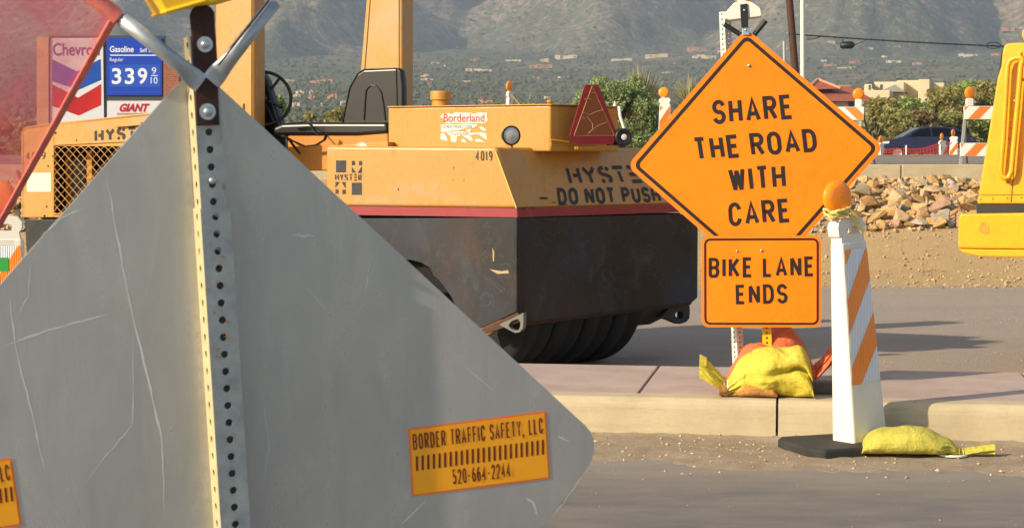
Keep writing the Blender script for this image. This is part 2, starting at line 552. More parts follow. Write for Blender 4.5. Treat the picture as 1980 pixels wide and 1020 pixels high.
mb = MB()
SJ = [-8.2, -6.2, -4.2, -2.5, -.66, .30, 1.3, 2.3, 3.4, 4.6, 6, 8, 10, 13]
SW0, SW1 = -.154, -1.36
for u0, u1 in zip(SJ, SJ[1:]):
    o = [CURB.at(u0 + .006, .2, SW0), CURB.at(u1 - .006, .2, SW0), CURB.at(u1 - .006 , .2, SW1), CURB.at(u0 + .006, .2, SW1)]
    mb.prism(o, (0, 0, -.45))
walk = mb.build('pavement', M_walk, bevel=.006, kind='structure')
mb = MB()
mb.box(CURB.mat(2.4, -.2, (SW0 + SW1) / 2), 21, 1.19, .394)
mb.build('pavement_joint', M_seam, kind='structure')

# ---------------------------------------------------------------- building lot, bank and raised road (one sheet)
GT = [(9.7, -.2), (22.3, -.2), (23.0, -.06), (24.4, .40), (26.95, 1.05), (27.0, 1.06), (27.3, 1.26), (30, 1.31), (36, 1.455), (60, 1.50), (100, 1.52), (150, 1.9), (170, 2.1)]
GT2 = [(36, 1.462), (38.3, .75), (45, .72), (56, 1.2), (75, 1.38), (100, 1.42), (150, 1.9), (170, 2.1)]
def ground_z(x, y):
    z = lerp_tab(GT, y)
    if y > 36:
        k = sstep(3.0, 5.5, x)
        z = z * (1 - k) + lerp_tab(GT2, y) * k
    # away from the bank the lot runs on level towards the left and the right
    if y > 22 and y < 27.2: z += .10 * fbm(x * .5, y * .6, 3) * sstep(22, 23.5, y) * sstep(27.2, 26.6, y)
    if y > 27.4: z += .04 * fbm(x * .3, y * .2, 5)
    return z

def mat_ground():
    t = NT('lot and bank soil')
    g = t.n('NewGeometry'); sx = t.n('SeparateXYZ'); t.l(g.outputs['Position'], sx.inputs[0]); Y = sx.outputs['Y']
    n1 = t.noise(1.2, 6, .65); n2 = t.noise(60, 4, .75); n3 = t.noise(14, 5, .7); tr = t.noise(1.1, 5, .6, (.12, 1.5, 1)); pe = t.noise(110, 2, .5)
    lot = t.ramp(n2, [(.3, '#8b8075'), (.7, '#b3a699')])
    lot = t.mix(t.ramp(tr, [(.4, .0), (.66, .6)]), lot, '#9a8a79')
    lot = t.mix(t.ramp(n1, [(.42, .0), (.7, .45)]), lot, '#a9967c')
    lot = t.mix(t.ramp(pe, [(.66, .0), (.72, .5)]), lot, '#5b5149')
    bank = t.ramp(n2, [(.28, '#947a52'), (.72, '#c7ac80')])
    bank = t.mix(t.ramp(n3, [(.4, .0), (.7, .5)]), bank, '#aa8c60')
    bank = t.mix(t.ramp(pe, [(.64, .0), (.7, .8)]), bank, '#e6cfa4')
    road = t.ramp(n2, [(.3, '#6b645d'), (.7, '#8d857b')])
    road = t.mix(t.ramp(tr, [(.42, .0), (.62, .6)]), road, '#a09483')
    soil = t.ramp(n3, [(.3, '#7c6c4c'), (.7, '#a5916a')])
    def step(a, b, wob=.6):
        m = t.n('MapRange'); t.l(t.math('ADD', Y, t.math('MULTIPLY', t.math('SUBTRACT', n1, .5), wob)), m.inputs[0])
        m.inputs[1].default_value = a; m.inputs[2].default_value = b; return m.outputs[0]
    c = t.mix(step(21.7, 22.5), lot, bank)
    c = t.mix(step(27.2, 27.3, 0), c, road)
    c = t.mix(step(90, 96, 4), c, soil)
    return t.bsdf(c, .95, 0, n2, .7, .02, spec=.15)

ys = [9.75 + .2 * i for i in range(60)] + [21.7 + .1 * i for i in range(57)] + [27.4 + .6 * i for i in range(32)] + [46.6 * 1.05 ** i for i in range(1, 28)]
xs = [-46, -38, -31, -25, -20, -16, -13, -11] + [-9.5 + .14 * i for i in range(143)] + [11.5, 13, 15, 18, 22, 27, 33, 40, 48]
mb = MB()
nx = len(xs)
vs = [(x, y, ground_z(x, y) + (.012 * fbm(x * 3, y * 3, 2, 3) if y < 22 else .035 * fbm(x * 2.2, y * 2.2, 2, 4) if y < 26.9 else 0)) for y in ys for x in xs]
mb.add(vs, [(j * nx + i, j * nx + i + 1, (j + 1) * nx + i + 1, (j + 1) * nx + i) for j in range(len(ys) - 1) for i in range(nx - 1)], True)
M_ground = mat_ground()
mb.build('ground', M_ground, kind='structure')
mb = MB()
mb.add([(-9000, -3000, -1.2), (9000, -3000, -1.2), (9000, 9000, -1.2), (-9000, 9000, -1.2)], [(0, 1, 2, 3)])
mb.build('plain', plain('plain soil', '#7c6c4c', .95, var=.2, scale=.05), kind='structure')

# ---------------------------------------------------------------- hills
ELEV = [(120, .0040), (200, .0075), (400, .0160), (700, .0255), (1000, .0330), (1400, .0425), (1800, .051), (2200, .0575), (2600, .062), (3200, .070), (4000, .083), (5000, .105), (6500, .13)]
SPURS = [  # crest lines: (pixel column, distance, height over the fan), left slope, right slope
    ([(455, 2000, 0), (520, 2080, 22), (575, 2250, 62), (640, 2500, 118), (700, 2800, 190), (770, 3300, 290), (860, 4200, 480)], .42, .75),
    ([(180, 2000, 0), (260, 2300, 80), (330, 2700, 180), (420, 3300, 330), (520, 4300, 520)], .5, .8),
    ([(1120, 2250, 0), (1160, 2330, 26), (1200, 2500, 80), (1260, 2800, 165), (1330, 3300, 290), (1420, 4200, 480)], .42, .75),
    ([(1530, 2000, 0), (1590, 2080, 34), (1660, 2180, 84), (1720, 2320, 120), (1770, 2600, 165), (1830, 3200, 250), (1900, 4200, 470)], .5, .95),
    ([(1980, 2300, 0), (2040, 2450, 80), (2120, 2900, 200), (2250, 4000, 450)], .42, .75),
]
def _pl(px, d):
    return Vector((math.tan(math.atan((px - PCX) / FPX)) * d, d))
_SP = [([(_pl(a, d), h) for a, d, h in c], l, r) for c, l, r in SPURS]
def hill_z(x, y):
    d = math.hypot(x, y)
    base = CAMZ - 0 + d * lerp_tab(ELEV, d) - (0.6 if d < 150 else 0)
    if d > 300:
        base += d * .0011 * fbm(x * .004, y * .004, 8, 4) * min(1, (d - 300) / 600)
    z = base
    if d > 1700:
        p = Vector((x, y))
        wob = 70 * fbm(x * .0035, y * .0035, 1, 4)
        best = 0.0
        for c, sl, sr in _SP:
            for (a, ha), (b, hb) in zip(c, c[1:]):
                ab = b - a; t = max(0.0, min(1.0, (p - a).dot(ab) / ab.length_squared))
                q = a + ab * t; dist = (p - q).length
                side = ab.x * (p - q).y - ab.y * (p - q).x
                h = ha + (hb - ha) * t - max(0.0, dist + wob * min(1, dist / 60) - 12) * (sl if side > 0 else sr)
                if h > best: best = h
        rg = 1 - abs(fbm(x * .006, y * .006, 4, 5)) * 3.2
        k = min(1.0, best / 50)
        z = base + best + k * (36 * rg - 20) + 10 * fbm(x * .02, y * .02, 6, 3) * min(1, (d - 1700) / 500)
    return z

def mat_hills():
    t = NT('desert hillside')
    big = t.noise(.0045, 6, .65); rock = t.noise(.022, 7, .7); shrub = t.noise(.16, 4, .7); dots = t.noise(.085, 3, .75)
    g = t.n('NewGeometry'); nz = t.n('SeparateXYZ'); t.l(g.outputs['Normal'], nz.inputs[0])
    sp = t.n('SeparateXYZ'); t.l(g.outputs['Position'], sp.inputs[0])
    green = t.ramp(shrub, [(.3, (.085, .10, .06)), (.7, (.18, .18, .11))])
    tan = t.ramp(rock, [(.25, (.32, .24, .16)), (.75, (.52, .38, .26))])
    far = t.n('MapRange'); t.l(sp.outputs['Z'], far.inputs[0]); far.inputs[1].default_value = 90; far.inputs[2].default_value = 260
    far.inputs[3].default_value = .10; far.inputs[4].default_value = .42
    m = t.math('ADD', t.math('MULTIPLY', t.math('SUBTRACT', big, .5), 1.5), far.outputs[0])
    m = t.math('ADD', m, t.math('MULTIPLY', t.math('SUBTRACT', dots, .52), 2.4))
    c = t.mix(t.ramp(m, [(.15, .0), (.75, 1.0)]), green, tan)
    return t.bsdf(c, 1.0, 0, shrub, .6, 4.0, spec=.0)

mb = MB()
na = 330
ds = [130 * (1.0 + .0205) ** i for i in range(195)]
vs = []
for d in ds:
    for i in range(na + 1):
        a = R(-25 + 50 * i / na)
        x, y = d * math.sin(a), d * math.cos(a)
        vs.append((x, y, hill_z(x, y)))
mb.add(vs, [(j * (na + 1) + i, j * (na + 1) + i + 1, (j + 1) * (na + 1) + i + 1, (j + 1) * (na + 1) + i) for j in range(len(ds) - 1) for i in range(na)], True)
M_hills = mat_hills()
mb.build('hills', M_hills, kind='structure')

def hill_at(px, py, d0=135.0, d1=5200.0):
    """where the sight line through a pixel meets the hills"""
    dr = ray(px, py); dr = dr / math.hypot(dr.x, dr.y)
    d = d0
    while d < d1:
        if CAMZ + dr.z * d < hill_z(dr.x * d, dr.y * d): break
        d *= 1.004
    return Vector((dr.x * d, dr.y * d, hill_z(dr.x * d, dr.y * d))), d

# ================================================================ shared materials
def mat_sign_face():
    t = NT('orange sign sheeting')
    n1 = t.noise(7, 6, .7); n2 = t.noise(3.0, 10, .72, (1, 1, 1), .8); sc = t.noise(26, 3, .6, (3, 3, .4))
    c = t.ramp(n1, [(.3, '#f07a02'), (.7, '#f78604')])
    c = t.mix(t.ramp(n2, [(.485, .0), (.5, .30), (.515, .0)]), c, '#c85a00')
    c = t.mix(t.ramp(sc, [(.70, .0), (.74, .35)]), c, '#d96a10')
    return t.bsdf(c, .5, 0, n1, .03, .002, spec=.3)
M_orange = mat_sign_face()
M_rim = plain('orange sign rim', '#f67a1c', .5, var=.05)
M_legend = plain('dark sign legend', '#170804', .6, var=.3, scale=30)
M_alu = plain('bare aluminium back', '#a5a59f', .5, .6, var=.06)

def mat_galv(name='galvanised steel', a='#8f979b', b='#b5bcbd', rust=True, metal=.75):
    t = NT(name)
    n1 = t.noise(30, 5, .7); n2 = t.noise(9, 6, .7)
    c = t.ramp(n1, [(.3, a), (.7, b)])
    if rust: c = t.mix(t.ramp(n2, [(.64, .0), (.72, .55)]), c, '#8d6a45')
    return t.bsdf(c, t.ramp(n1, [(.3, .42), (.7, .6)]), metal, n1, .08, .002)
M_galv = mat_galv()
M_galv_clean = mat_galv('grey zinc', '#9aa2a6', '#bfc5c6', False)
M_white = plain('white plastic', '#dcd5c6', .5, var=.05, scale=9)
M_rubber = plain('black rubber', '#2b2a27', .85, var=.35, scale=14, bstr=.3)
M_black = plain('black plastic', '#181818', .5, var=.3)
M_steel = plain('zinc bolt', '#b9c0c4', .35, .85, var=.1, scale=60)
def mat_lens():
    t = NT('amber lens')
    w = t.n('TexVoronoi'); w.inputs['Scale'].default_value = 140; t.l(t.co.outputs['Object'], w.inputs['Vector'])
    return t.bsdf(t.ramp(w.outputs['Distance'], [(.0, '#ff9c1c'), (.8, '#ff860a')]), .25, 0, w.outputs['Distance'], .3, .003, trans=.0)
M_lens = mat_lens()
M_amber_body = plain('yellow lamp case', '#f2c21a', .4, var=.06)

def perf_post(fr, name, parent, width, z0, z1, pitch=.0254, rh=.0056, mat=None, side_mat=None, holes=('n', 'l'), thick=.0022, phase=0.0):
    """square tube with real holes; fr.o is the front centre line, u right, v up, n towards the viewer"""
    mb = MB()
    def strip(o, eu, en, perf):
        # eu along the width, en outwards
        k = int(round((z1 - z0) / pitch)) if perf else 1
        for c in range(k):
            v0 = z0 + (z1 - z0) * c / k; v1 = z0 + (z1 - z0) * (c + 1) / k
            at = lambda a, b, w=0.0: o + eu * a + fr.v * b + en * w
            if not perf:
                mb.add([at(-width / 2, v0), at(width / 2, v0), at(width / 2, v1), at(-width / 2, v1)], [(0, 1, 2, 3)]); continue
            m = (v0 + v1) / 2; hw = width / 2; hv = (v1 - v0) / 2
            cor = [(hw, -hv), (hw, 0), (hw, hv), (0, hv), (-hw, hv), (-hw, 0), (-hw, -hv), (0, -hv)]
            outp = []; inn = []
            for i in range(8):
                a, b = cor[i], cor[(i + 1) % 8]
                outp += [a, ((a[0] + b[0]) / 2, (a[1] + b[1]) / 2)]
            for i in range(16):
                ang = R(-45 + 22.5 * i); inn.append((rh * math.cos(ang), rh * math.sin(ang)))
            vs = [at(a, m + b) for a, b in outp] + [at(a, m + b) for a, b in inn] + [at(a, m + b, -thick) for a, b in inn]
            mb.add(vs, [(i, (i + 1) % 16, 16 + (i + 1) % 16, 16 + i) for i in range(16)] + [(16 + i, 16 + (i + 1) % 16, 32 + (i + 1) % 16, 32 + i) for i in range(16)])
    w = width
    strip(fr.o, fr.u, fr.n, 'n' in holes)
    if side_mat:
        keep = mb; mb = MB(); strip(fr.o - fr.u * (w / 2) - fr.n * (w / 2), -fr.n, -fr.u, 'l' in holes); side = mb; mb = keep
    else: strip(fr.o - fr.u * (w / 2) - fr.n * (w / 2), -fr.n, -fr.u, 'l' in holes)
    strip(fr.o + fr.u * (w / 2) - fr.n * (w / 2), fr.n, fr.u, 'r' in holes)
    strip(fr.o - fr.n * w, -fr.u, -fr.n, False)
    # the far inside walls keep the tube hollow and dark
    q = thick
    a = [fr.at(s * (w / 2 - q), v, -x) for v in (z0, z1) for s, x in ((-1, q), (1, q), (1, w - q), (-1, w - q))]
    mb.add(a, [(4, 5, 1, 0)[::-1], (5, 6, 2, 1)[::-1], (6, 7, 3, 2)[::-1], (7, 4, 0, 3)[::-1]][1:3])
    o = mb.build(name, mat or M_galv, parent)
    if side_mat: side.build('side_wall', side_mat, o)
    return o

def diamond(fr, a, r, w):
    """rounded diamond outline on a plane, half diagonal a"""
    s = a / math.sqrt(2); f2 = []
    for u, v in rrect(-s, s, -s, s, r, 6):
        c = math.sqrt(.5); f2.append(fr.at((u - v) * c, (u + v) * c, w))
    return f2

def ring(mb, outer, inner):
    n = len(outer)
    mb.add(outer + inner, [(i, (i + 1) % n, n + (i + 1) % n, n + i) for i in range(n)])

def warning_lamp(base, yaw, parent, size=.09, tilt=0.0, case=True, case_mat=None, name='warning_lamp', scale=1.0):
    """round two-sided amber flasher on its battery case; base is the bottom of the lens housing"""
    M = Mz(base, yaw) @ Matrix.Rotation(tilt, 4, 'Y')
    k = scale
    mb = MB()
    C = M @ Matrix.Translation((0, 0, size * 1.02)) @ Matrix.Rotation(R(90), 4, 'X')
    prof = [(.0, .026), (size * .6, .025), (size * .86, .021), (size * .96, .013), (size, .010), (size * 1.04, .008), (size * 1.04, -.008), (size, -.010), (size * .96, -.013), (size * .86, -.021), (size * .6, -.025), (.0, -.026)]
    prof = [(r, z * k) for r, z in prof]
    mb.lathe([prof[i] for i in range(len(prof) - 1, -1, -1)], C, 32)
    lens = mb.build('lens', M_lens, parent)
    mb = MB()
    mb.lathe([(size * .33, -.012 * k), (size * .33, size * .12)], M, 16)
    mb.build('lamp_neck', case_mat or M_white, parent)
    return lens

# ---------------------------------------------------------------- the lettered sign: share the road with care
SF = Frame((1.22556, 9.16294, 1.36359), R(-6.566), R(4.212))
A36 = .6465
sg = thing('road_sign', 'orange diamond sign lettered SHARE THE ROAD WITH CARE above a BIKE LANE ENDS plate', 'road sign', (1.27, 9.22, .2))
mb = MB()
mb.prism(diamond(SF, A36, .048, 0), SF.n * -.0025)
pan = mb.build('sign_panel', M_rim, sg)
mb = MB(); mb.prism(diamond(SF, A36 - .0145, .04, .0012), SF.n * .0006); mb.build('sheeting', M_orange, pan)
mb = MB(); ring(mb, diamond(SF, A36 - .032, .033, .0030), diamond(SF, A36 - .057, .022, .0030)); mb.build('border', M_legend, pan)
mb = MB()
line_on(mb, 'SHARE', SF, [(1379, 241), (1535, 230), (1529, 182), (1376, 194)], .165, .30, lift=.003)
line_on(mb, 'THE ROAD', SF, [(1345, 311), (1581, 293), (1576, 248), (1338, 266)], .175, .28, lift=.003)
line_on(mb, 'WITH', SF, [(1413, 372), (1520, 363), (1517, 317), (1407, 325)], .165, .30, lift=.003)
line_on(mb, 'CARE', SF, [(1410, 438), (1530, 429), (1525, 383), (1407, 392)], .165, .30, lift=.003)
mb.build('lettering', M_legend, pan)
def bolt(fr, px, py, r, parent, w=.002, washer=True, mat=None):
    q = fr.hit(px, py, w); M = Mdir(q, fr.n, fr.v); mb = MB()
    if washer: mb.lathe([(r * 1.0, 0), (r * 1.0, r * .18), (0, r * .18)], M, 24, sharp=(1,))
    mb.lathe([(r * .62, r * .18), (r * .6, r * .5), (r * .42, r * .66), (0, r * .7)], M, 6 if washer else 16)
    return mb.build('bolt', mat or M_steel, parent)
bolt(SF, 1448, 127, .012, sg, .003, False)
# plate under it
PF = Frame(P(1472.5, 543, 9.12), R(-6), R(.5))
mb = MB(); q = [PF.uv(*p) for p in ((1357, 632), (1588, 630), (1588, 455), (1357, 457))]
u0, v0 = q[0]; u1, v1 = q[2]
mb.prism([PF.at(u, v) for u, v in rrect(u0, u1, v0, v1, .035)], PF.n * -.0025)
plt = mb.build('plate', M_rim, sg)
mb = MB(); mb.prism([PF.at(u, v, .0012) for u, v in rrect(u0 + .006, u1 - .006, v0 + .006, v1 - .006, .03)], PF.n * .0006); mb.build('sheeting', M_orange, plt)
mb = MB(); ring(mb, [PF.at(u, v, .003) for u, v in rrect(u0 + .0125, u1 - .0125, v0 + .0125, v1 - .0125, .03)], [PF.at(u, v, .003) for u, v in rrect(u0 + .0235, u1 - .0235, v0 + .0235, v1 - .0235, .02)])
mb.build('border', M_legend, plt)
mb = MB()
line_on(mb, 'BIKE LANE', PF, [(1370, 537), (1575, 534), (1574, 495), (1370, 498)], .165, .34, lift=.003)
line_on(mb, 'ENDS', PF, [(1423, 588), (1523, 586), (1522, 548), (1422, 550)], .165, .34, lift=.003)
mb.build('lettering', M_legend, plt)
bolt(PF, 1472, 484, .011, sg, .003, False); bolt(PF, 1425, 485, .009, sg, .003, False)
# posts behind
P1 = Frame(P(1431, 660, 9.25), R(33)); P1.v = Vector((-.045, 0, 1)).normalized(); P1.u = (P1.u - P1.v * P1.u.dot(P1.v)).normalized()
zt = (P(1431, 12, 9.25).z - P1.o.z); zb = .2 - P1.o.z
perf_post(P1, 'post', sg, .042, zb, zt * .985, mat=mat_galv('pale zinc post', '#b9bfb6', '#d6d8cb', False, .2), holes=('n', 'l'))
P2 = Frame(P(1483, 655, 9.17), R(-10)); P2.v = Vector((-.03, 0, 1)).normalized()
perf_post(P2, 'sign_stub', sg, .046, .205 - P2.o.z, P(1483, 600, 9.17).z - P2.o.z, mat=plain('yellow painted stub', '#f0b608', .5, var=.08), holes=('n',))
# dark flag sockets and strap at the top
for (a, b) in (((1452, 80), (1400, 47)), ((1455, 72), (1481, 40))):
    mb = MB(); pa, pb = SF.hit(*a, .012), SF.hit(*b, .012)
    pa = SF.hit(a[0], a[1], -.02); pb = SF.hit(b[0], b[1], -.02)
    mb.tube([pa, pb], .0125, 14); mb.build('flag_socket', M_black, sg)
mb = MB(); q = [(1431, 9), (1445, 7), (1447, 34), (1447, 53), (1434, 54), (1432, 36)]
mb.prism([SF.hit(x, y, .020) for x, y in q], SF.n * -.006); mb.build('strap', M_black, sg, .001)
bolt(SF, 1439.5, 20, .009, sg, .0205, False)
mb = MB(); mb.prism([SF.hit(x, y, .012) for x, y in ((1435, 53), (1449, 52), (1449, 68), (1436, 68))], SF.n * -.04); mb.build('clamp', M_steel, sg, .002)
bolt(SF, 1442, 58, .011, sg, .0135, False)
# lamp on top: white case like a wide saddle, amber lens
mb = MB()
oc = [(1402, 27), (1404, 23), (1419, 6), (1423, 4), (1449, 3), (1455, 5), (1468, 14), (1471, 18), (1473, 29), (1471, 32), (1447, 35), (1410, 39), (1403, 36)]
mb.prism([SF.hit(x, y, .012) for x, y in oc], SF.n * -.11)
cs = mb.build('lamp_case', M_white, sg, .008, 3)
q = SF.hit(1436, 4, -.045)
warning_lamp(q, R(-6), cs, .085)
# rubber foot under the stand
mb = MB()
f0 = CURB.at(.165, .2, -.42)
pts = []
for i in range(17):
    a = R(180 * i / 16 - 90)
    pts.append(CURB.at(.235 + .045 * math.cos(a), .2, -.33 + .045 * math.sin(a)))
pts = [CURB.at(-.30, .2, -.375)] + [CURB.at(-.30, .2, -.285)] 
pts = [CURB.at(.03 + .36 + .05 * math.cos(R(a)), .2, -.30 + .05 * math.sin(R(a))) for a in range(-90, 91, 15)] + [CURB.at(-.2, .2, -.25), CURB.at(-.2, .2, -.35)]
mb.prism(pts, (0, 0, .06)); mb.build('stand_foot', plain('grey rubber foot', '#5a574f', .9, var=.2, scale=20), sg, .012, 3)

# ---------------------------------------------------------------- the near sign seen from behind
BF = Frame((-.43724, 2.70943, .84213), R(23.6545), R(3.195))
def mat_sheet():
    t = NT('dull aluminium sheet')
    n1 = t.noise(3.2, 6, .6, (1, 1, 1)); fine = t.noise(5, 7, .66, (2.6, 2.6, .7), 1.2); spk = t.noise(70, 3, .6)
    c = t.ramp(n1, [(.3, '#b5b5b0'), (.7, '#c4c4be')])
    c = t.mix(t.ramp(fine, [(.38, .0), (.68, .5)]), c, '#9fa09c')
    c = t.mix(t.ramp(spk, [(.7, .0), (.76, .22)]), c, '#c9cac6')
    return t.bsdf(c, t.ramp(fine, [(.3, .24), (.7, .36)]), .45, fine, .02, .001)
bs = thing('road_sign', 'bare grey back of a diamond sign on a perforated steel post, nearest to the viewer', 'road sign', (-.42, 2.70, 0))
mb = MB(); mb.prism(diamond(BF, A36, .048, .0), BF.n * -.0028); bp = mb.build('sign_panel', mat_sheet(), bs, .0006)
# scratches: thin scuffed lines on the sheet
M_scr = plain('scuffed aluminium', '#d2d3cf', .5, .2, var=.1)
def scratch(pts, wpx):
    q = [Vector(BF.uv(*p)) for p in pts]
    sub = []
    for a, b in zip(q, q[1:]):
        for k in range(6): sub.append(a + (b - a) * (k / 6) + Vector((random.uniform(-1, 1), random.uniform(-1, 1))) * .0009)
    sub.append(q[-1]); m = len(sub); L = []; Rr = []
    for i in range(m):
        d = (sub[min(i + 1, m - 1)] - sub[max(i - 1, 0)]).normalized()
        w = wpx / 1307 / 2 * (1 - abs(2 * i / (m - 1) - 1) ** 3) * random.uniform(.5, 1.2)
        L.append(BF.at(sub[i].x - d.y * w, sub[i].y + d.x * w, .0002)); Rr.append(BF.at(sub[i].x + d.y * w, sub[i].y - d.x * w, .0002))
    mb = MB(); mb.add(Rr + L, [(i, i + 1, m + i + 1, m + i) for i in range(m - 1)]); mb.build('scratch', M_scr, bp)
random.seed(4)
for pts, w in (([(205, 335), (222, 430), (245, 560), (285, 730), (314, 850), (318, 1018)], 4), ([(5, 668), (110, 633), (212, 605)], 4),
               ([(18, 560), (28, 665), (62, 800), (90, 930)], 3), ([(258, 610), (257, 820), (205, 880), (155, 945)], 2), ([(60, 500), (55, 570), (35, 610)], 2),
               ([(80, 455), (122, 420), (160, 402)], 3), ([(715, 500), (705, 580)], 2), ([(560, 452), (585, 456), (608, 455)], 4), ([(770, 1018), (828, 962)], 4),
               ([(1016, 962), (1030, 970), (1040, 998)], 6), ([(1075, 842), (1105, 855)], 3), ([(1068, 1000), (1130, 915)], 2), ([(580, 540), (640, 610)], 1.5), ([(500, 700), (520, 860), (505, 960)], 1.5), ([(880, 690), (960, 760)], 1.5)):
    scratch(pts, w)
# maker's stickers
M_stick = plain('orange sticker', (1.0, .40, .008), .45, var=.05, scale=14)
M_stickrim = plain('orange sticker rim', '#ff7420', .45, var=.05)
M_ink = plain('brown sticker ink', '#701a00', .5, var=.4, scale=120)
def sticker(corners, name, lab=None):
    W, H = quad_size(BF, corners); fn = quad_fn(BF, corners, W, H); mb = MB()
    mb.prism([fn(0, 0, .0004), fn(W, 0, .0004), fn(W, H, .0004), fn(0, H, .0004)], BF.n * .0004)
    s = mb.build(name, M_stickrim, bp)
    mb = MB(); e = .0028
    mb.add([fn(e, e, .0012), fn(W - e, e, .0012), fn(W - e, H - e, .0012), fn(e, H - e, .0012)], [(0, 1, 2, 3)]); mb.build('sticker_face', M_stick, s)
    mb = MB()
    box = lambda x0, x1, y0, y1: (lambda x, y, w=0.0: fn(W * x0 + x, H * y0 + y, w))
    stroke_text(mb, 'BORDER TRAFFIC SAFETY, LLC', box(.025, 0, .68, 0), W * .945, H * .235, .10, .42, lift=.0015)
    stroke_text(mb, '520-664-2244', box(.29, 0, .10, 0), W * .42, H * .22, .10, .42, lift=.0015)
    for i in range(24):
        x = W * (.035 + .93 * i / 23.4); w = W * .0165; y0, y1 = H * .37, H * .585
        mb.add([fn(x, y0, .0015), fn(x + w, y0, .0015), fn(x + w + W * .006, y1, .0015), fn(x + W * .006, y1, .0015)], [(0, 1, 2, 3)])
    mb.build('lettering', M_ink, s)
sticker([(797, 959), (1063, 924), (1055, 794), (789, 828)], 'sticker')
sticker([(-232, 1060), (42, 1014), (22, 884), (-252, 928)], 'sticker')
# two telescoped perforated posts on the back of the sheet
def postframe(px, py, w):
    f = Frame(BF.hit(px, py, w)); f.u, f.v, f.n = BF.u, BF.v, BF.n; return f
q0 = Vector(BF.uv(409, 260, .045)); 
PO = postframe(415, 400, .0405)
M_post = mat_galv('near post steel', '#778085', '#959c9d', metal=.15)
uo = Vector(BF.uv(413, 400, .0405))
PO2 = Frame(BF.at(uo.x + .0005, 0, .0405)); PO2.u, PO2.v, PO2.n = BF.u, BF.v, BF.n
M_side = plain('tan sunlit zinc', '#c2b48a', .5, .0, var=.1, scale=30)  # warm tan puts the sunlit look into the colour of the posts' left faces
vtop = BF.uv(380, 70, .0405)[1]; vjoin = BF.uv(413, 402, .0405)[1]
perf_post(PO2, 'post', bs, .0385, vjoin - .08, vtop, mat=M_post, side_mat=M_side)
PO3 = PO2.off(.0012, 0, .0032)
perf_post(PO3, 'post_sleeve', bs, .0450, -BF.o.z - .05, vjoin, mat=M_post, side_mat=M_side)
bolt(PO2, 410, 349, .0085, bs, .001, False)
# rusty strap with two bolts, flattened flag tubes
M_bloom = plain('rust bloom', '#a8713a', .9, var=.3, scale=200); random.seed(12)
for py, dx in ((495, 1), (545, 0), (604, -1), (620, 1), (650, 1), (672, -1), (688, -1), (840, 1), (1002, 1)):
    hx = 421 + (py - 560) * .062 + dx * random.uniform(9, 14)
    n = 7; r_ = random.uniform(1.6, 3.6); pts_ = [PO3.hit(hx + r_ * 1.2 * math.cos(-6.283 * i / n) * random.uniform(.6, 1.2), py + r_ * math.sin(-6.283 * i / n) * random.uniform(.6, 1.2), .0006) for i in range(n)]
    mb = MB(); mb.add(pts_, [list(range(n))]); mb.build('rust_spot', M_bloom, bs)
def mat_rust():
    t = NT('dark rusty strap'); n = t.noise(40, 6, .7); n2 = t.noise(12, 5, .7)
    c = t.ramp(n, [(.3, '#2a1914'), (.7, '#4a2c22')]); c = t.mix(t.ramp(n2, [(.55, .0), (.7, .6)]), c, '#5c3a2b')
    return t.bsdf(c, .7, .3, n, .25, .002)
mb = MB()
out = [(368, 30), (372, 18), (382, 11), (398, 9), (408, 14), (415, 24), (417, 70), (420, 130), (425, 242), (380, 243), (376, 150), (371, 70)]
mb.prism([PO2.hit(x, y, .0105) for x, y in out], PO2.n * -.0055)
st = mb.build('strap', mat_rust(), bs, .0012)
bolt(PO2, 396, 86, .0115, bs, .0108); bolt(PO2, 401, 216, .0120, bs, .0108)
def flat_tube(a, b, name='flag_socket'):
    a, b = PO2.hit(*a, .013), PO2.hit(*b, .013); L = b - a; mb = MB()
    side = L.normalized().cross(PO2.n).normalized(); n = 16; rings = []
    for s, ra, rb, up in ((0, .0150, .0022, 0), (.10, .0150, .0026, .0005), (.20, .0128, .0060, .004), (.32, .0112, .0098, .008), (.5, .0108, .0108, .009), (1.0, .0108, .0108, .009)):
        c = a + L * s + PO2.n * up
        rings.append([c + side * (ra * math.cos(2 * math.pi * j / n)) + PO2.n * (rb * math.sin(2 * math.pi * j / n)) for j in range(n)])
    last = rings[-1]; c = a + L + PO2.n * .009
    rings.append([c + (p - c) * .80 for p in last]); rings.append([p - L * .25 for p in rings[-1]])
    v = [p for r_ in rings for p in r_]; f = []
    for i in range(len(rings) - 1):
        for j in range(n): f.append((i * n + (j + 1) % n, i * n + j, (i + 1) * n + j, (i + 1) * n + (j + 1) % n))
    mb.add(v, f, True); mb.add(rings[0], [list(range(n))])
    # open slot seam along the rolled tube
    return mb.build(name, M_galv_clean, bs)
flat_tube((389, 162), (232, 36)); flat_tube((408, 158), (527, 6))
mb = MB(); a, b = PO2.hit(424, 128, .0335), PO2.hit(522, 2, .0335); d = (b - a); sd = d.normalized().cross(PO2.n)
mb.box(Mdir(a + sd * -.0015 - PO2.n * .001, d, PO2.n), .0022, .0022, d.length); mb.build('seam', plain('dark slot', '#26221f', .9), bs)
# lamp clamped on top, mostly above the view
mb = MB()
cp = [(303, -6), (322, 27), (372, 13), (452, 0), (470, -30), (300, -60)]
mb.prism([PO2.hit(x, y, .035) for x, y in cp], PO2.n * -.08)
lc = mb.build('lamp_case', M_amber_body, bs, .004, 3)
mb = MB(); mb.prism([PO2.hit(x, y, .039) for x, y in ((316, 20), (322, 27), (405, 3), (400, -4))], PO2.n * -.09); mb.build('case_rim', plain('bright yellow rim', '#ffc81e', .4, var=.05), lc, .003)
warning_lamp(PO2.hit(385, -58, -.005), R(23), lc, .09, 0, case_mat=M_amber_body)

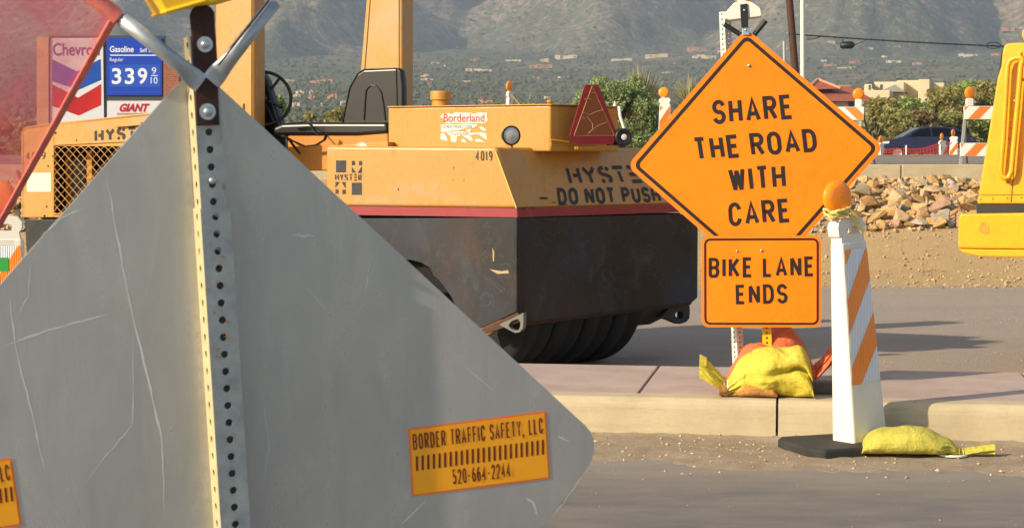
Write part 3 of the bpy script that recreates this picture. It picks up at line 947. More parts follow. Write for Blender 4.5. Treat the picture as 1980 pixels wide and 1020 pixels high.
# flag on a wooden dowel pushed into the left tube
fa, fb = PO2.hit(228, 33, .022), PO2.hit(389, 162, .022); dd = (fa - fb).normalized()
fl = thing('flag', 'see-through red mesh flag on a wooden dowel at the upper left', 'flag', fa)
mb = MB(); mb.tube([fa - dd * .04, fa + dd * .50], .0075, 12); mb.build('dowel', plain('weathered dowel', '#a58362', .7, var=.25, scale=30), fl)
def mat_flag():
    t = NT('red mesh cloth'); n = t.noise(6, 5, .6); w = t.noise(4.5, 4, .6, (1, 1, 1), 1.5)
    d = t.n('BsdfDiffuse'); tl = t.n('BsdfTranslucent'); tr = t.n('BsdfTransparent'); a = t.n('MixShader'); b = t.n('MixShader')
    c = t.ramp(n, [(.3, '#f0606e'), (.7, '#fb8086')])
    t.l(c, d.inputs[0]); t.l(c, tl.inputs[0]); tr.inputs[0].default_value = (1, .93, .93, 1)
    a.inputs[0].default_value = .6; t.l(d.outputs[0], a.inputs[1]); t.l(tl.outputs[0], a.inputs[2])
    t.l(t.ramp(w, [(.4, .50), (.5, .68), (.6, .50)]), b.inputs[0]); t.l(tr.outputs[0], b.inputs[1]); t.l(a.outputs[0], b.inputs[2]); t.l(b.outputs[0], t.out.inputs[0]); return t.m
M_flag = mat_flag()
e1 = dd * .46; e2 = (PO2.hit(2, 432, -.26) - fa).normalized() * .46
def flag_pt(s, t_):
    p = fa + dd * .004 + e1 * s + e2 * t_
    wv = .018 * math.sin(5.0 * s + 2.2 * t_) * t_ + .012 * math.sin(9 * s * t_ + 1.1 * t_) * min(1, 3 * s) + .02 * math.sin(3.0 * (s + t_)) * s
    return p + PO2.n * wv
mb = MB(); N = 44
vs = [flag_pt(i / N, j / N) for j in range(N + 1) for i in range(N + 1)]
mb.add(vs, [(j * (N + 1) + i, j * (N + 1) + i + 1, (j + 1) * (N + 1) + i + 1, (j + 1) * (N + 1) + i) for j in range(N) for i in range(N)], True)
cl = mb.build('cloth', M_flag, fl)
t = NT('red hem binding'); n = t.noise(60, 4, .6); M_hem = t.bsdf(t.ramp(n, [(.3, '#d2655a'), (.7, '#e68476')]), .8, 0, n, .2, .002)
mb = MB(); mb.tube([flag_pt(.0, k / 30) + PO2.n * .001 for k in range(31)], [.0078 - .001 * k / 30 for k in range(31)], 8, flat=[.4] * 31); mb.build('hem', M_hem, cl)
mb = MB(); mb.tube([fa + e1 * (k / 10) for k in range(11)], [.0115] * 11, 12); mb.build('sleeve', M_hem, cl)

# ================================================================ channelizers, bags and other small things on the kerb
M_or = plain('orange reflective stripe', '#f06a00', .35, var=.05)
def mat_sheeting(name, c, c2):
    t = NT(name)
    w = t.n('TexWave'); w.wave_type = 'BANDS'; w.bands_direction = 'X'; w.inputs['Scale'].default_value = 38; w.inputs['Distortion'].default_value = 0
    t.l(t.co.outputs['Object'], w.inputs['Vector'])
    col = t.mix(t.ramp(w.outputs['Fac'], [(.3, .0), (.7, 1.0)]), c2, c)
    return t.bsdf(col, .3, 0.0, w.outputs['Fac'], .8, .004, coat=.5)
M_rib_o = mat_sheeting('ribbed orange sheeting', '#ff9412', '#ff8206')
M_rib_w = mat_sheeting('ribbed white sheeting', '#f2f4f6', '#c9d0d8')

def stripes(fr, u0, u1, v0, v1, w, mat, parent, pitch, slope=1.0, phase=0.0, name='stripe'):
    """diagonal bars clipped to a rectangle; slope +1 climbs to the right"""
    mb = MB(); H = v1 - v0; run = H / slope
    n0 = int(-(abs(run) + pitch) / pitch) - 2; n1 = int((u1 - u0 + abs(run)) / pitch) + 2
    for i in range(n0, n1):
        b = u0 + phase + i * pitch
        pl = clip_poly([(b, v0), (b + pitch / 2, v0), (b + pitch / 2 + run, v1), (b + run, v1)], u0, u1, v0, v1)
        if len(pl) > 2:
            if sum(pl[k - 1][0] * pl[k][1] - pl[k][0] * pl[k - 1][1] for k in range(len(pl))) < 0: pl.reverse()
            mb.add([fr.at(x, y, w) for x, y in pl], [list(range(len(pl)))])
    return mb.build(name, mat, parent)

def channelizer(base, yaw, label, group, lean=0.0, big=True, detailed=True, lamp_yaw=None, lampk=1.0, base_on=True, tape=False, thick=.10, wid=.215, decal=False, lampoff=(0, 0)):
    """white vertical panel, wider at the foot, with a grip on top, striped sheeting and an amber lamp"""
    th = thing('channelizer', label, 'channelizer', base, group)
    f = Frame(base, yaw)
    f.v = (f.v + Vector((1, 0, 0)) * math.tan(lean)).normalized()
    f.u = (f.u - f.v * f.u.dot(f.v)).normalized(); f.n = f.u.cross(f.v).normalized()
    H = .975
    wb, wt, db, dt = wid, wid * .72, thick, thick * .56
    zb = .045
    def sec(z):
        k = (z - zb) / (H - zb); return (wb + (wt - wb) * k) / 2, (db + (dt - db) * k) / 2
    mb = MB()
    a, d = sec(zb); a2, d2 = sec(H)
    lo = [f.at(x * a, zb, y * d) for x, y in ((-1, 1), (1, 1), (1, -1), (-1, -1))]; hi = [f.at(x * a2, H, y * d2) for x, y in ((-1, 1), (1, 1), (1, -1), (-1, -1))]
    mb.hexa(hi, lo)
    body = mb.build('panel', M_white, th, .012 if detailed else 0.004, 3)
    # shoulder and grip with a slot
    s = a2
    mb = MB()
    o = [(-s * .86, H), (s * .86, H), (s * .80, H + .030), (s * .98, H + .048), (s * 1.02, H + .075), (s * .80, H + .105), (-s * .80, H + .105), (-s * 1.02, H + .082), (-s * 1.18, H + .070), (-s * 1.16, H + .030), (-s * .92, H + .020)]
    hole = [(-s * .45, H + .034), (s * .45, H + .034), (s * .45, H + .068), (-s * .45, H + .068)]
    if detailed:
        out = [(-s * .45, H - .004), (s * .45, H - .004), (s * .90, H - .004), (s * .84, H + .028), (s * 1.0, H + .046), (s * 1.02, H + .076), (s * .78, H + .104), (s * .3, H + .107), (-s * .3, H + .107), (-s * .84, H + .104), (-s * 1.10, H + .088), (-s * 1.18, H + .066), (-s * 1.12, H + .028), (-s * .95, H + .022), (-s * .95, H - .004)]
        inn = [(-s * .40, H + .036), (s * .40, H + .036), (s * .46, H + .038), (s * .48, H + .044), (s * .48, H + .055), (s * .47, H + .062), (s * .42, H + .067), (s * .2, H + .068), (-s * .2, H + .068), (-s * .42, H + .067), (-s * .47, H + .062), (-s * .48, H + .055), (-s * .48, H + .046), (-s * .47, H + .040), (-s * .44, H + .037)]
        w0 = d2 * .86; n = len(out)
        A_, B_ = [f.at(x, y, w0) for x, y in out], [f.at(x, y, w0) for x, y in inn]
        A2, B2 = [f.at(x, y, -w0) for x, y in out], [f.at(x, y, -w0) for x, y in inn]
        ring(mb, A_, B_); ring(mb, B2, A2); mb.add(A_ + A2, [(i, n + i, n + (i + 1) % n, (i + 1) % n) for i in range(n)]); mb.add(B_ + B2, [(i, (i + 1) % n, n + (i + 1) % n, n + i) for i in range(n)])
        vv = mb.v; uniq = {}; rem = []; nv_ = []
        for p in vv:
            k = (round(p.x, 5), round(p.y, 5), round(p.z, 5))
            if k not in uniq: uniq[k] = len(nv_); nv_.append(p)
            rem.append(uniq[k])
        mb.v = nv_; mb.f = [[rem[q] for q in fc] for fc in mb.f]
        for k in range(3):
            mb.prism([f.at(x, H - .012 - .009 * k, d2 * 1.01) for x in (-s * .5, s * .5)] + [f.at(x, H - .008 - .009 * k, d2 * 1.01) for x in (s * .5, -s * .5)], f.n * .002)
    else:
        mb.prism([f.at(x, y, d2 * .8) for x, y in o], f.n * (-d2 * 1.6))
    mb.build('grip', M_white, body, .007 if detailed else 0, 3)
    # sheeting on the front: one white sheet and orange bars on it, following the taper
    top, bot = H - .035, H - .035 - .62
    at, dtp = sec(top); ab, dbt = sec(bot)
    sl = (dtp - dbt) / (top - bot)
    ff = Frame(f.at(0, bot, dbt)); ff.u = f.u; ff.v = (f.v + f.n * sl).normalized(); ff.n = ff.u.cross(ff.v).normalized()
    hh = (top - bot); k0, k1 = ab * .90, at * .90
    mb = MB(); mb.add([ff.at(-k0, 0, .0022), ff.at(k0, 0, .0022), ff.at(k1, hh, .0022), ff.at(-k1, hh, .0022)], [(0, 1, 2, 3)])
    sh = mb.build('sheeting', M_rib_w if detailed else M_white, body)
    mb = MB(); pit = .31; slp = 1.25
    for i in range(-4, 5):
        b = -k0 + .02 + i * pit
        # bars run down to the left; clip in straight coordinates, then squeeze with the taper
        pl = clip_poly([(-1, b), (1, b + 2 * slp * k0), (1, b + 2 * slp * k0 + pit / 2), (-1, b + pit / 2)], -1, 1, 0, hh)
        if len(pl) > 2:
            if sum(pl[k - 1][0] * pl[k][1] - pl[k][0] * pl[k - 1][1] for k in range(len(pl))) < 0: pl.reverse()
            mb.add([ff.at(x * (k0 + (k1 - k0) * y / hh), y, .0036) for x, y in pl], [list(range(len(pl)))])
    mb.build('stripe', M_rib_o if detailed else M_or, sh)
    if decal:
        mb = MB(); mb.add([ff.at(x, y, .005) for x, y in ((-.022, .50), (.022, .50), (.022, .565), (-.022, .565))], [(0, 1, 2, 3)]); mb.build('decal', plain('green decal', '#2f9a3c', .5), sh)
    if base_on:
        mb = MB(); g = Frame(base, yaw - R(18)); pts = []
        for x, y in ((-.38, -.15), (-.33, -.21), (.33, -.21), (.38, -.15), (.38, .15), (.33, .21), (-.33, .21), (-.38, .15)): pts.append(g.at(x * .93, .002, y))
        mb.prism(pts, (0, 0, .05)); mb.build('base', M_rubber, th, .012, 3)
    ly = yaw if lamp_yaw is None else lamp_yaw
    q = f.at(-s * .25 + lampoff[0], H + .108 + lampoff[1], 0)
    warning_lamp(q, ly, body, .082 * lampk, -lean, scale=lampk)
    return th, f, H, s

# main one, at the kerb
mb0 = P(1655, 872, 8.36)
mc, cf, cH, cs_ = channelizer(Vector((P(1662, 874, 8.38).x, 8.355, 0)), R(38), 'leaning white and orange striped channelizer with amber lamp, standing in front of the kerb', 'channelizers around the works', lean=R(-4.0), thick=.135, wid=.235, lamp_yaw=R(28), lampk=.92, lampoff=(-.05, .022))
# caution tape tangled round its neck
mb = MB(); random.seed(8)
M_tape = plain('faded caution tape', '#c9b865', .6, var=.25, scale=60)
for k in range(5):
    c = cf.at(-cs_ * .25 - .046, cH + .128 + .005 * k, 0); pts = []
    for i in range(26):
        a = 2 * math.pi * i / 26
        pts.append(c + cf.u * ((.058 + .012 * math.sin(3 * a + k)) * math.cos(a)) + cf.n * ((.045 + .012 * math.cos(2 * a + k)) * math.sin(a)) + Vector((0, 0, .010 * math.sin(2 * a + 1.7 * k) + random.uniform(-.004, .004))))
    mb.tube(pts, .007, 6, close=True)
mb.tube([cf.at(-.03, cH + .125, .046), cf.at(.012, cH + .09, .056), cf.at(.02, cH + .06, .054), cf.at(.035, cH + .035, .056)], [.010, .009, .009, .006], 6)
o = mb.build('caution_tape', M_tape); tag(o, 'faded yellow tape tangled around the neck of the leaning channelizer', 'tape')

# the one at the left edge, beyond the near sign
channelizer(Vector((P(20, 800, 8.62).x, 8.62, .0)), R(6), 'channelizer with a green decal at the left edge, half hidden by the near sign', 'channelizers around the works', lean=R(-1), thick=.09, wid=.245, lamp_yaw=R(6), decal=True)

# ---------------------------------------------------------------- sandbags
def mat_bag(name, a, b):
    t = NT(name)
    n1 = t.noise(7, 6, .65); n2 = t.noise(42, 5, .72, (1, 1, 2.5))
    c = t.ramp(n1, [(.3, a), (.7, b)])
    c = t.mix(t.ramp(n2, [(.55, .0), (.72, .25)]), c, tuple(x * .5 for x in lin(a)[:3]))
    n4 = t.noise(9, 7, .62, (1, 1, 1), 1.6)
    c = t.mix(t.ramp(n4, [(.52, .0), (.7, .45)]), c, tuple(x * .62 for x in lin(b)[:3]))
    h = t.math('ADD', t.math('MULTIPLY', n2, .35), n4)
    return t.bsdf(c, .7, 0, h, .85, .022, spec=.2)
M_bagy = mat_bag('yellow sandbag cloth', '#c8b838', '#dccb54')
M_bagg = mat_bag('greenish yellow sandbag cloth', '#b3aa3c', '#c9bf58')
M_bago = mat_bag('orange sandbag cloth', '#d4683a', '#e87f50')
M_bagt = mat_bag('faded tan sandbag cloth', '#a9743a', '#bb8a4c')

def sandbag(label, base, yaw, L, W, Hh, tail, mat, seed, fold=0.0, tail_up=0.0, tail_bend=0.0, tail_w=.06, flip=1, tie_mat=None, sag=0.0, tail_h=.03):
    """filled sack lying on its side: pillow end, gathered neck with a tie, flared tail"""
    th = thing('sandbag', label, 'sandbag', base, 'sandbags weighing down the signs')
    rnd = random.Random(seed); f = Frame(base, yaw); mb = MB(); nu, nv = 70, 56; vs = []
    neck = .80
    for i in range(nu + 1):
        s = i / nu
        if s < neck:
            k = s / neck
            e = min(1, k / .20); ez = math.sqrt(max(0, 1 - (1 - e) ** 2))
            taper = math.sin(math.pi / 2 * min(1, (1 - k) / .62)) ** .72
            hw = (W / 2) * (.86 + .14 * ez) * (.17 + .83 * taper); hh = (Hh / 2) * (.08 + .92 * ez) * (.14 + .86 * taper) * (1 + .10 * math.sin(5 * k + seed))
            x = L * k
        else:
            k = (s - neck) / (1 - neck); hw = W * .085 + (tail_w - W * .085) * k ** .7; hh = Hh * .075 + (tail_h - Hh * .075) * k; x = L + tail * k
        zc = max(hh, 0)
        rise = tail_up * sstep(.72, 1.0, s)
        bend = tail_bend * sstep(.76, 1.0, s)
        for j in range(nv):
            a = 2 * math.pi * j / nv; ca, sa = math.cos(a), math.sin(a)
            p = 2.4
            r_ = (abs(ca) ** p + abs(sa) ** p) ** (-1 / p)
            y, z = hw * ca * r_, hh * sa * r_
            gather = math.exp(-((s - neck) / .13) ** 2)
            y *= 1 + .15 * gather * math.sin(13 * a + 3 * s); z *= 1 + .15 * gather * math.sin(11 * a + 1.3 + 4 * s)
            if fold:
                fz = math.exp(-((z / hh - .02 - .10 * s) / .13) ** 2) * (1 if ca < 0 else .3)
                y *= 1 - fold * fz * sstep(.62, .1, s)
                y += (-.02 if z > 0 else 0) * sstep(.6, .2, s) * -1
            q = Vector((x, y, z))
            nn = fbm(x * 7 + seed, y * 7, z * 7, 3) * .036 + fbm(x * 30 + seed, y * 30, z * 30, 2) * .007
            wr = .006 * math.sin(55 * x + 6 * fbm(x * 5, y * 5, seed)) * sstep(.5, .75, s) if s < neck else .012 * math.sin(5 * a + 9 * s)
            z2 = z + zc * (1.0 if s < neck else 1.0) + nn * (1 if sa > -.3 else .2) * (Hh / .2) + wr * .6 + rise
            y2 = y + (nn + wr) * (1 if ca < 0 else .6) * (Hh / .2) + bend
            if s < neck: z2 = max(z2, .003 + .004 * (1 + fbm(x * 20, y * 20, seed)))
            else: z2 = max(z2 , .006)
            vs.append(f.at(flip * x, z2, -y2))
    fc = []
    for i in range(nu):
        for j in range(nv):
            q = (i * nv + j, i * nv + (j + 1) % nv, (i + 1) * nv + (j + 1) % nv, (i + 1) * nv + j)
            fc.append(q if flip > 0 else q[::-1])
    mb.add(vs, fc, True)
    e0 = list(range(nv)); mb.add(vs[:nv], [e0 if flip < 0 else e0[::-1]])
    # ragged mouth of the tail: pushed in
    last = vs[-nv:]; c = sum(last, Vector()) / nv
    inn = [c + (p - c) * .72 - f.u * (flip * .035) for p in last]
    mb.add(last + inn, [((j + 1) % nv, j, nv + j, nv + (j + 1) % nv) if flip < 0 else (j, (j + 1) % nv, nv + (j + 1) % nv, nv + j) for j in range(nv)], True)
    b = mb.build('sack', mat, th)
    tie = MB(); ii = int(neck * nu)
    for kk in (-1, 0, 1):
        rg = vs[(ii + kk) * nv:(ii + kk + 1) * nv]; c = sum(rg, Vector()) / nv
        tie.tube([c + (p - c) * 1.06 for p in rg[::2]], .0035, 6, close=True)
    tie.build('tie', tie_mat or M_white, th)
    return th

sandbag('big yellow sandbag folded over the foot of the lettered sign, white string at its neck', CURB.at(.19, .2, -.15), R(-7), .42, .24, .262, .13, M_bagy, 3, fold=.5, tail_up=.085, flip=-1, tail_w=.05, tail_h=.06)
sandbag('orange sandbag heaped behind the big yellow one with its tail to the right', CURB.at(-.10, .2, -.66), R(2), .30, .26, .285, .15, M_bago, 11, tail_up=.13, flip=1, tail_w=.04, tail_h=.05, tie_mat=M_bago)
sandbag('flattened tan sandbag poking out under the neck of the big yellow one', CURB.at(.02, .2, -.12), R(-8), .22, .16, .07, .06, M_bagt, 17, flip=-1, tie_mat=M_bagt)
sandbag('yellow sandbag slumped over the rubber base of the leaning channelizer', Vector((P(1668, 885, 8.16).x, 8.19, .02)), R(-10), .44, .25, .118, .15, M_bagg, 23, flip=1, tail_bend=.03, tail_w=.045, tie_mat=M_bagy, tail_h=.02)

sandbag('smaller slumped orange sandbag at the left, between the grey post and the big yellow bag', CURB.at(.02, .2, -.58), R(3), .27, .24, .215, .07, M_bago, 29, flip=-1, tail_w=.03, tie_mat=M_bago)
# a white lid on the gutter, beside the bag
th = MB(); c = P(1842, 888, 8.12); c.z = .016
th.lathe([(.0, .004), (.055, .004), (.06, .010), (.066, .010), (.068, .0), (.0, 0)][::-1], Mz(c) @ Matrix.Scale(1.0, 4), 28)
tag(th.build('lid', M_white), 'white plastic lid lying in the gutter by the slumped yellow sandbag', 'lid')

# loose stones and grit (nobody could count them)
def stones(name, pts, mat, seed, kind='stuff'):
    rnd = random.Random(seed); mb = MB()
    for p, r in pts:
        v = []
        for d in ((1, 0, 0), (-1, 0, 0), (0, 1, 0), (0, -1, 0), (0, 0, 1), (0, 0, -1)):
            v.append(Vector(p) + Vector((d[0] * rnd.uniform(.6, 1.3) + rnd.uniform(-.3, .3), d[1] * rnd.uniform(.6, 1.3) + rnd.uniform(-.3, .3), d[2] * rnd.uniform(.5, .9) + rnd.uniform(-.2, .2))) * r)
        mb.add(v, [(0, 2, 4), (2, 1, 4), (1, 3, 4), (3, 0, 4), (2, 0, 5), (1, 2, 5), (3, 1, 5), (0, 3, 5)])
    return mb.build(name, mat, kind=kind)
def mat_stone(name, cols, sc=18):
    t = NT(name); n = t.noise(sc, 3, .6); n2 = t.noise(90, 3, .7)
    c = t.ramp(n, [(.25 + .5 * i / (len(cols) - 1), c) for i, c in enumerate(cols)])
    c = t.mix(t.ramp(n2, [(.35, .0), (.7, .35)]), c, '#6b5a42')
    return t.bsdf(c, .9, 0, n2, .3, .006, spec=.2)
M_grit = mat_stone('grit', ['#8b7350', '#b39c74', '#cbb792', '#9d8a78'], 9)
rnd = random.Random(5); pts = []
for i in range(1500):
    u, w = rnd.uniform(-2, 5), rnd.random() ** 1.4 * 1.0
    pts.append((CURB.at(u, gut(u, w) + .001, w) if w < .9 else CURB.at(u, .002, w), rnd.choice((.0025, .003, .004, .004, .006, .009)) * (1.5 if rnd.random() < .05 else 1)))
for i in range(150):
    u, w = rnd.uniform(-3, 5), rnd.uniform(.9, 2.6); pts.append((CURB.at(u, .002, w), rnd.uniform(.002, .0045)))
for px, py, r in ((1290, 867, .013), (1315, 865, .011), (1392, 868, .010), (1465, 877, .009), (1392, 891, .012), (1245, 896, .007), (1813, 918, .010), (1935, 920, .011), (1532, 908, .007)):
    d = CAMZ * FPX / (py - 310); q = P(px, py, d); q.z = .012; pts.append((q, r))
stones('grit', pts, M_grit, 6)
rnd = random.Random(7); pts = []
for i in range(6500):
    y = rnd.uniform(21.9, 24.7); x = rnd.uniform(-8.5, 9.5)
    pts.append(((x, y, ground_z(x, y) + rnd.uniform(-.005, .012)), rnd.choice((.010, .012, .015, .02, .028)) * rnd.uniform(.7, 1.2)))
for i in range(1200):
    y = rnd.uniform(10, 22); x = rnd.uniform(-.5, 7.5) * y / 22
    pts.append(((x, y, ground_z(x, y)), rnd.uniform(.003, .009)))
stones('gravel', pts, mat_stone('bank gravel', ['#8a6f48', '#a98d60', '#c4aa7c', '#b79a78', '#d8c7a4'], 7), 8)

# ---------------------------------------------------------------- riprap bank: every stone its own object
M_rocks = [mat_stone('ochre rock', ['#80603a', '#a58150', '#bd9a66', '#927552'], 3), mat_stone('tan rock', ['#94754c', '#b89668', '#cdb084', '#a58a68'], 3),
           mat_stone('pinkish rock', ['#856048', '#a67e62', '#b4937a', '#94755c'], 3), mat_stone('grey rock', ['#857a68', '#a3957f', '#b9ab95', '#94866f'], 3)]
ROCK_LAB = ['ochre broken stone in the riprap bank below the concrete kerb', 'tan broken stone in the riprap bank below the concrete kerb', 'pinkish broken stone in the riprap bank below the concrete kerb', 'grey broken stone in the riprap bank below the concrete kerb']
rock_me = []
for k in range(12):
    rr = random.Random(100 + k); bm = bmesh.new()
    sx, sy, sz = rr.uniform(.9, 1.6), rr.uniform(.75, 1.1), rr.uniform(.55, .95)
    for i in range(11):
        v = Vector((rr.gauss(0, 1), rr.gauss(0, 1), rr.gauss(0, 1))).normalized() * rr.uniform(.7, 1.15)
        # squared-off blocks: pull towards a cube
        m = max(abs(v.x), abs(v.y), abs(v.z)); v = v.lerp(v / m, .30)
        bm.verts.new((v.x * sx, v.y * sy, v.z * sz))
    bmesh.ops.convex_hull(bm, input=bm.verts)
    for v in [v for v in bm.verts if not v.link_faces]: bm.verts.remove(v)
    bmesh.ops.bevel(bm, geom=bm.edges[:], offset=.022, segments=1, affect='EDGES', profile=.5)
    for mi in range(4):
        me = bpy.data.meshes.new('rock'); bm.to_mesh(me); me.materials.append(M_rocks[mi]); rock_me.append((mi, me))
    bm.free()
rnd = random.Random(21); nrock = 0
for (x0, x1, step) in ((4.35, 7.75, .205), (-7.5, -6.2, .24)):
    row = 0; y = 24.45
    while y < 27.0:
        x = x0 + rnd.uniform(0, step)
        while x < x1:
            big = rnd.random(); r = (.068 if big < .45 else .10 if big < .86 else .155) * rnd.uniform(.85, 1.15)
            yy = y + rnd.uniform(-.09, .09); z = ground_z(x, min(yy, 26.95))
            if y > 26.5: r *= .7
            mi, me = rnd.choice(rock_me) if rnd.random() < .55 else rnd.choice([q for q in rock_me if q[0] < 2])
            o = bpy.data.objects.new('rock', me); COL.objects.link(o)
            o.location = (x, yy, z + r * .42); o.scale = (r, r, r)
            o.rotation_euler = (rnd.uniform(-.6, .6), rnd.uniform(-.6, .6), rnd.uniform(0, 6.28))
            tag(o, ROCK_LAB[mi], 'rock', 'riprap stones on the bank'); nrock += 1
            x += r * 1.95 * rnd.uniform(.8, 1.1)
        y += .21 if y < 26.4 else .16
print('ROCKS', nrock)
rnd = random.Random(77); pts = []
for i in range(2600):
    y = rnd.uniform(24.3, 27.0); x = rnd.uniform(3.3, 8.4) if rnd.random() < .8 else rnd.uniform(-8.0, -5.8)
    pts.append(((x, y, ground_z(x, y) + rnd.uniform(-.01, .03)), rnd.choice((.02, .03, .03, .045, .06))))
stones('rubble', pts, M_grit, 9)
# low concrete kerb on top of the bank
mb = MB()
for i in range(12):
    x0 = -15 + i * 2.6
    mb.prism([(x0 + .008, 27.0, 1.0), (x0 + 2.592, 27.0, 1.0), (x0 + 2.592, 27.0, 1.285), (x0 + .008, 27.0, 1.285)], (0, .22, 0))
tag(mb.build('concrete_kerb', M_kerb, bevel=.012), 'low cream concrete kerb along the top of the stone bank', 'kerb')

# ================================================================ the pneumatic roller
M_ry = worn('roller yellow paint', '#b9863a', '#a58b60', .9, .42, 1.6, fine=26, wear2='#a06f22', coat=.15)
M_ry2 = worn('roller deck yellow', '#bb842c', '#a8742a', .5, .45, 3.0, coat=.1)
M_rdark = worn('roller shaded yellow', '#b8781a', '#9a6214', .5, .5, 3.0)
def mat_black_plate():
    t = NT('scuffed black plate')
    n1 = t.noise(1.7, 7, .62, None, .5); n2 = t.noise(5, 7, .68, (1, 1, .45), .8); fine = t.noise(60, 4, .7); rust = t.noise(1.5, 7, .7, (1, 1, .6)); sc = t.noise(2.6, 6, .6, (1, 1, 1), 1.4)
    c = t.ramp(fine, [(.3, '#070708'), (.7, '#0f0f10')])
    c = t.mix(t.ramp(n1, [(.46, .0), (.70, .7)]), c, '#3a424b')
    c = t.mix(t.ramp(n2, [(.53, .0), (.70, .5)]), c, '#484743')
    c = t.mix(t.ramp(sc, [(.494, .0), (.5, .4), (.506, .0)]), c, '#5c5a54')
    c = t.mix(t.ramp(rust, [(.54, .0), (.68, .7)]), c, '#3a2316')
    return t.bsdf(c, t.ramp(n1, [(.3, .42), (.7, .75)]), .1, fine, .15, .004)
M_rblack = mat_black_plate()
M_rblack_in = plain('dark inside', '#0d0c0b', .9, var=.3)
M_rust = worn('rusty brown steel', '#4b3423', '#6d4a2c', .6, .8, 6, wear2='#80735c')
M_red = worn('red band', '#8e2a2e', '#a05654', .55, .5, 4, fine=50)
M_stencil = worn('stencil paint', '#26272b', '#3a3a3a', .4, .6, 20)
M_tyre = plain('tyre rubber', '#0d0c0c', .85, var=.4, scale=6, bstr=.2)
M_vinyl = plain('black vinyl', '#0b0c0e', .34, var=.25, scale=5, bstr=.12)

RS = Frame((.036, 12.6, 0), R(-25)); RR = Frame((.036, 12.6, 0), R(46))
A0 = Vector((.036, 12.6, 0)); LEN = 4.36; RW = 1.99
rl = thing('road_roller', 'yellow rubber-tyred road roller with a black ballast tail marked DO NOT PUSH', 'road roller', (-.6, 13.6, -.2))
zb, zs0, zs1, zt = .27, .949, 1.012, 1.438
def plan(u, k, z):   # u along the side (negative = forward), k along the tail plate
    p = A0 + RS.u * u + RR.u * k; return Vector((p.x, p.y, z))
# black lower hull: side plate with wheel arch, tail plate, core
mb = MB()
side = [(1000, 421), (1000, 602), (931, 634), (905, 641)] 
arch = [(884, 600), (873, 575), (858, 553), (845, 538), (838, 533), (832, 519), (815, 508), (793, 502), (772, 505), (748, 518), (728, 540), (712, 575), (704, 610), (700, 646)]
pts = [RS.hit(x, y) for x, y in side + arch + [(400, 640), (60, 640), (48, 430)]]
pts.append(RS.hit(48, 424)); 
mb.prism(pts[::-1], RS.n * -.03)
hull = mb.build('ballast_side', M_rblack, rl, .004)
mb = MB()
tp = [(1003, 421), (1003, 618), (1010, 625), (1338, 585), (1349, 575), (1350, 413)]
mb.prism([RR.hit(x, y) for x, y in tp][::-1], RR.n * -.04)
mb.tube([A0 + Vector((0, 0, zb + .02)) + RR.u * .012 - RS.u * .0 - RR.n * .016, A0 + Vector((0, 0, zs0)) + RR.u * .012 - RR.n * .016], .021, 12)
tail = mb.build('ballast_tail', M_rblack, rl, .006)
mb = MB()
c = [plan(-.05, .05, .3), plan(-.06, RW - .03, .3), plan(-LEN + .1, RW - .03, .3), plan(-LEN + .1, .05, .3)]
inn = [RS.o * 0 + p - RS.n * .0 for p in c]
mb.prism([p + Vector((0, 0, .10)) for p in (plan(-.08, .10, .3), plan(-.08, RW - .06, .3), plan(-LEN + .1, RW - .06, .3), plan(-LEN + .1, .10, .3))], (0, 0, .54))
mb.build('hull_core', M_rblack_in, rl)
mb = MB()   # sloping belly plate under the tail and the folded lower rim of the side
b0, b1 = RR.hit(1010, 627, -.02), RR.hit(1338, 587, -.02)
q0, q1 = RR.hit(1000, 641, -.45), RR.hit(1256, 627, -.45)
mb.hexa([b0, b1, q1, q0], [p + Vector((0, 0, .03)) - RR.n * .01 for p in (b0, b1, q1, q0)])
r0, r1, r2, r3 = RS.hit(1001, 603), RS.hit(929, 636), RS.hit(937, 646), RS.hit(1010, 620)
mb.prism([r0, r1, r2, r3], RS.n * -.05)
mb.build('belly_plate', M_rust, rl, .003)
# yellow upper hull
mb = MB()
u_l = RS.uv(630, 340)[0]
bot = [plan(0, 0, zs1), plan(0, RW, zs1), plan(u_l, RW, zs1), plan(u_l, 0, zs1)]
top = [plan(-.165, 0, zt), plan(-.165, RW, zt), plan(u_l, RW, zt + .012), plan(u_l, 0, zt + .012)]
mb.hexa(top, bot)
mb.prism([plan(u_l - .01, .2, .9), plan(-LEN + .9, .2, .9), plan(-LEN + .9, RW - .2, .9), plan(u_l - .01, RW - .2, .9)], (0, 0, .12))
up = mb.build('ballast_box', M_ry, rl, .022, 4)
mb = MB()   # pale bead painting in the highlight along the edge between side and tail
mb.tube([plan(-.165, 0, zt - .03) + RS.n * .001, plan(-.005, 0, zs1 + .002) + RS.n * .002], .006, 8)
mb.build('edge_highlight', plain('pale edge highlight', '#e2b65a', .3, var=.1, scale=30, coat=.4), up)
mb = MB()
mb.prism([RS.at(-LEN + 1.0, zs0, .003), RS.at(.0, zs0, .003), RS.at(.0, zs1, .003), RS.at(-LEN + 1.0, zs1, .003)][::-1], RS.n * -.02)
mb.prism([RR.at(.0, zs0, .003), RR.at(RW, zs0, .003), RR.at(RW, zs1, .003), RR.at(.0, zs1, .003)][::-1], RR.n * -.02)
mb.build('red_band', M_red, rl, .001)
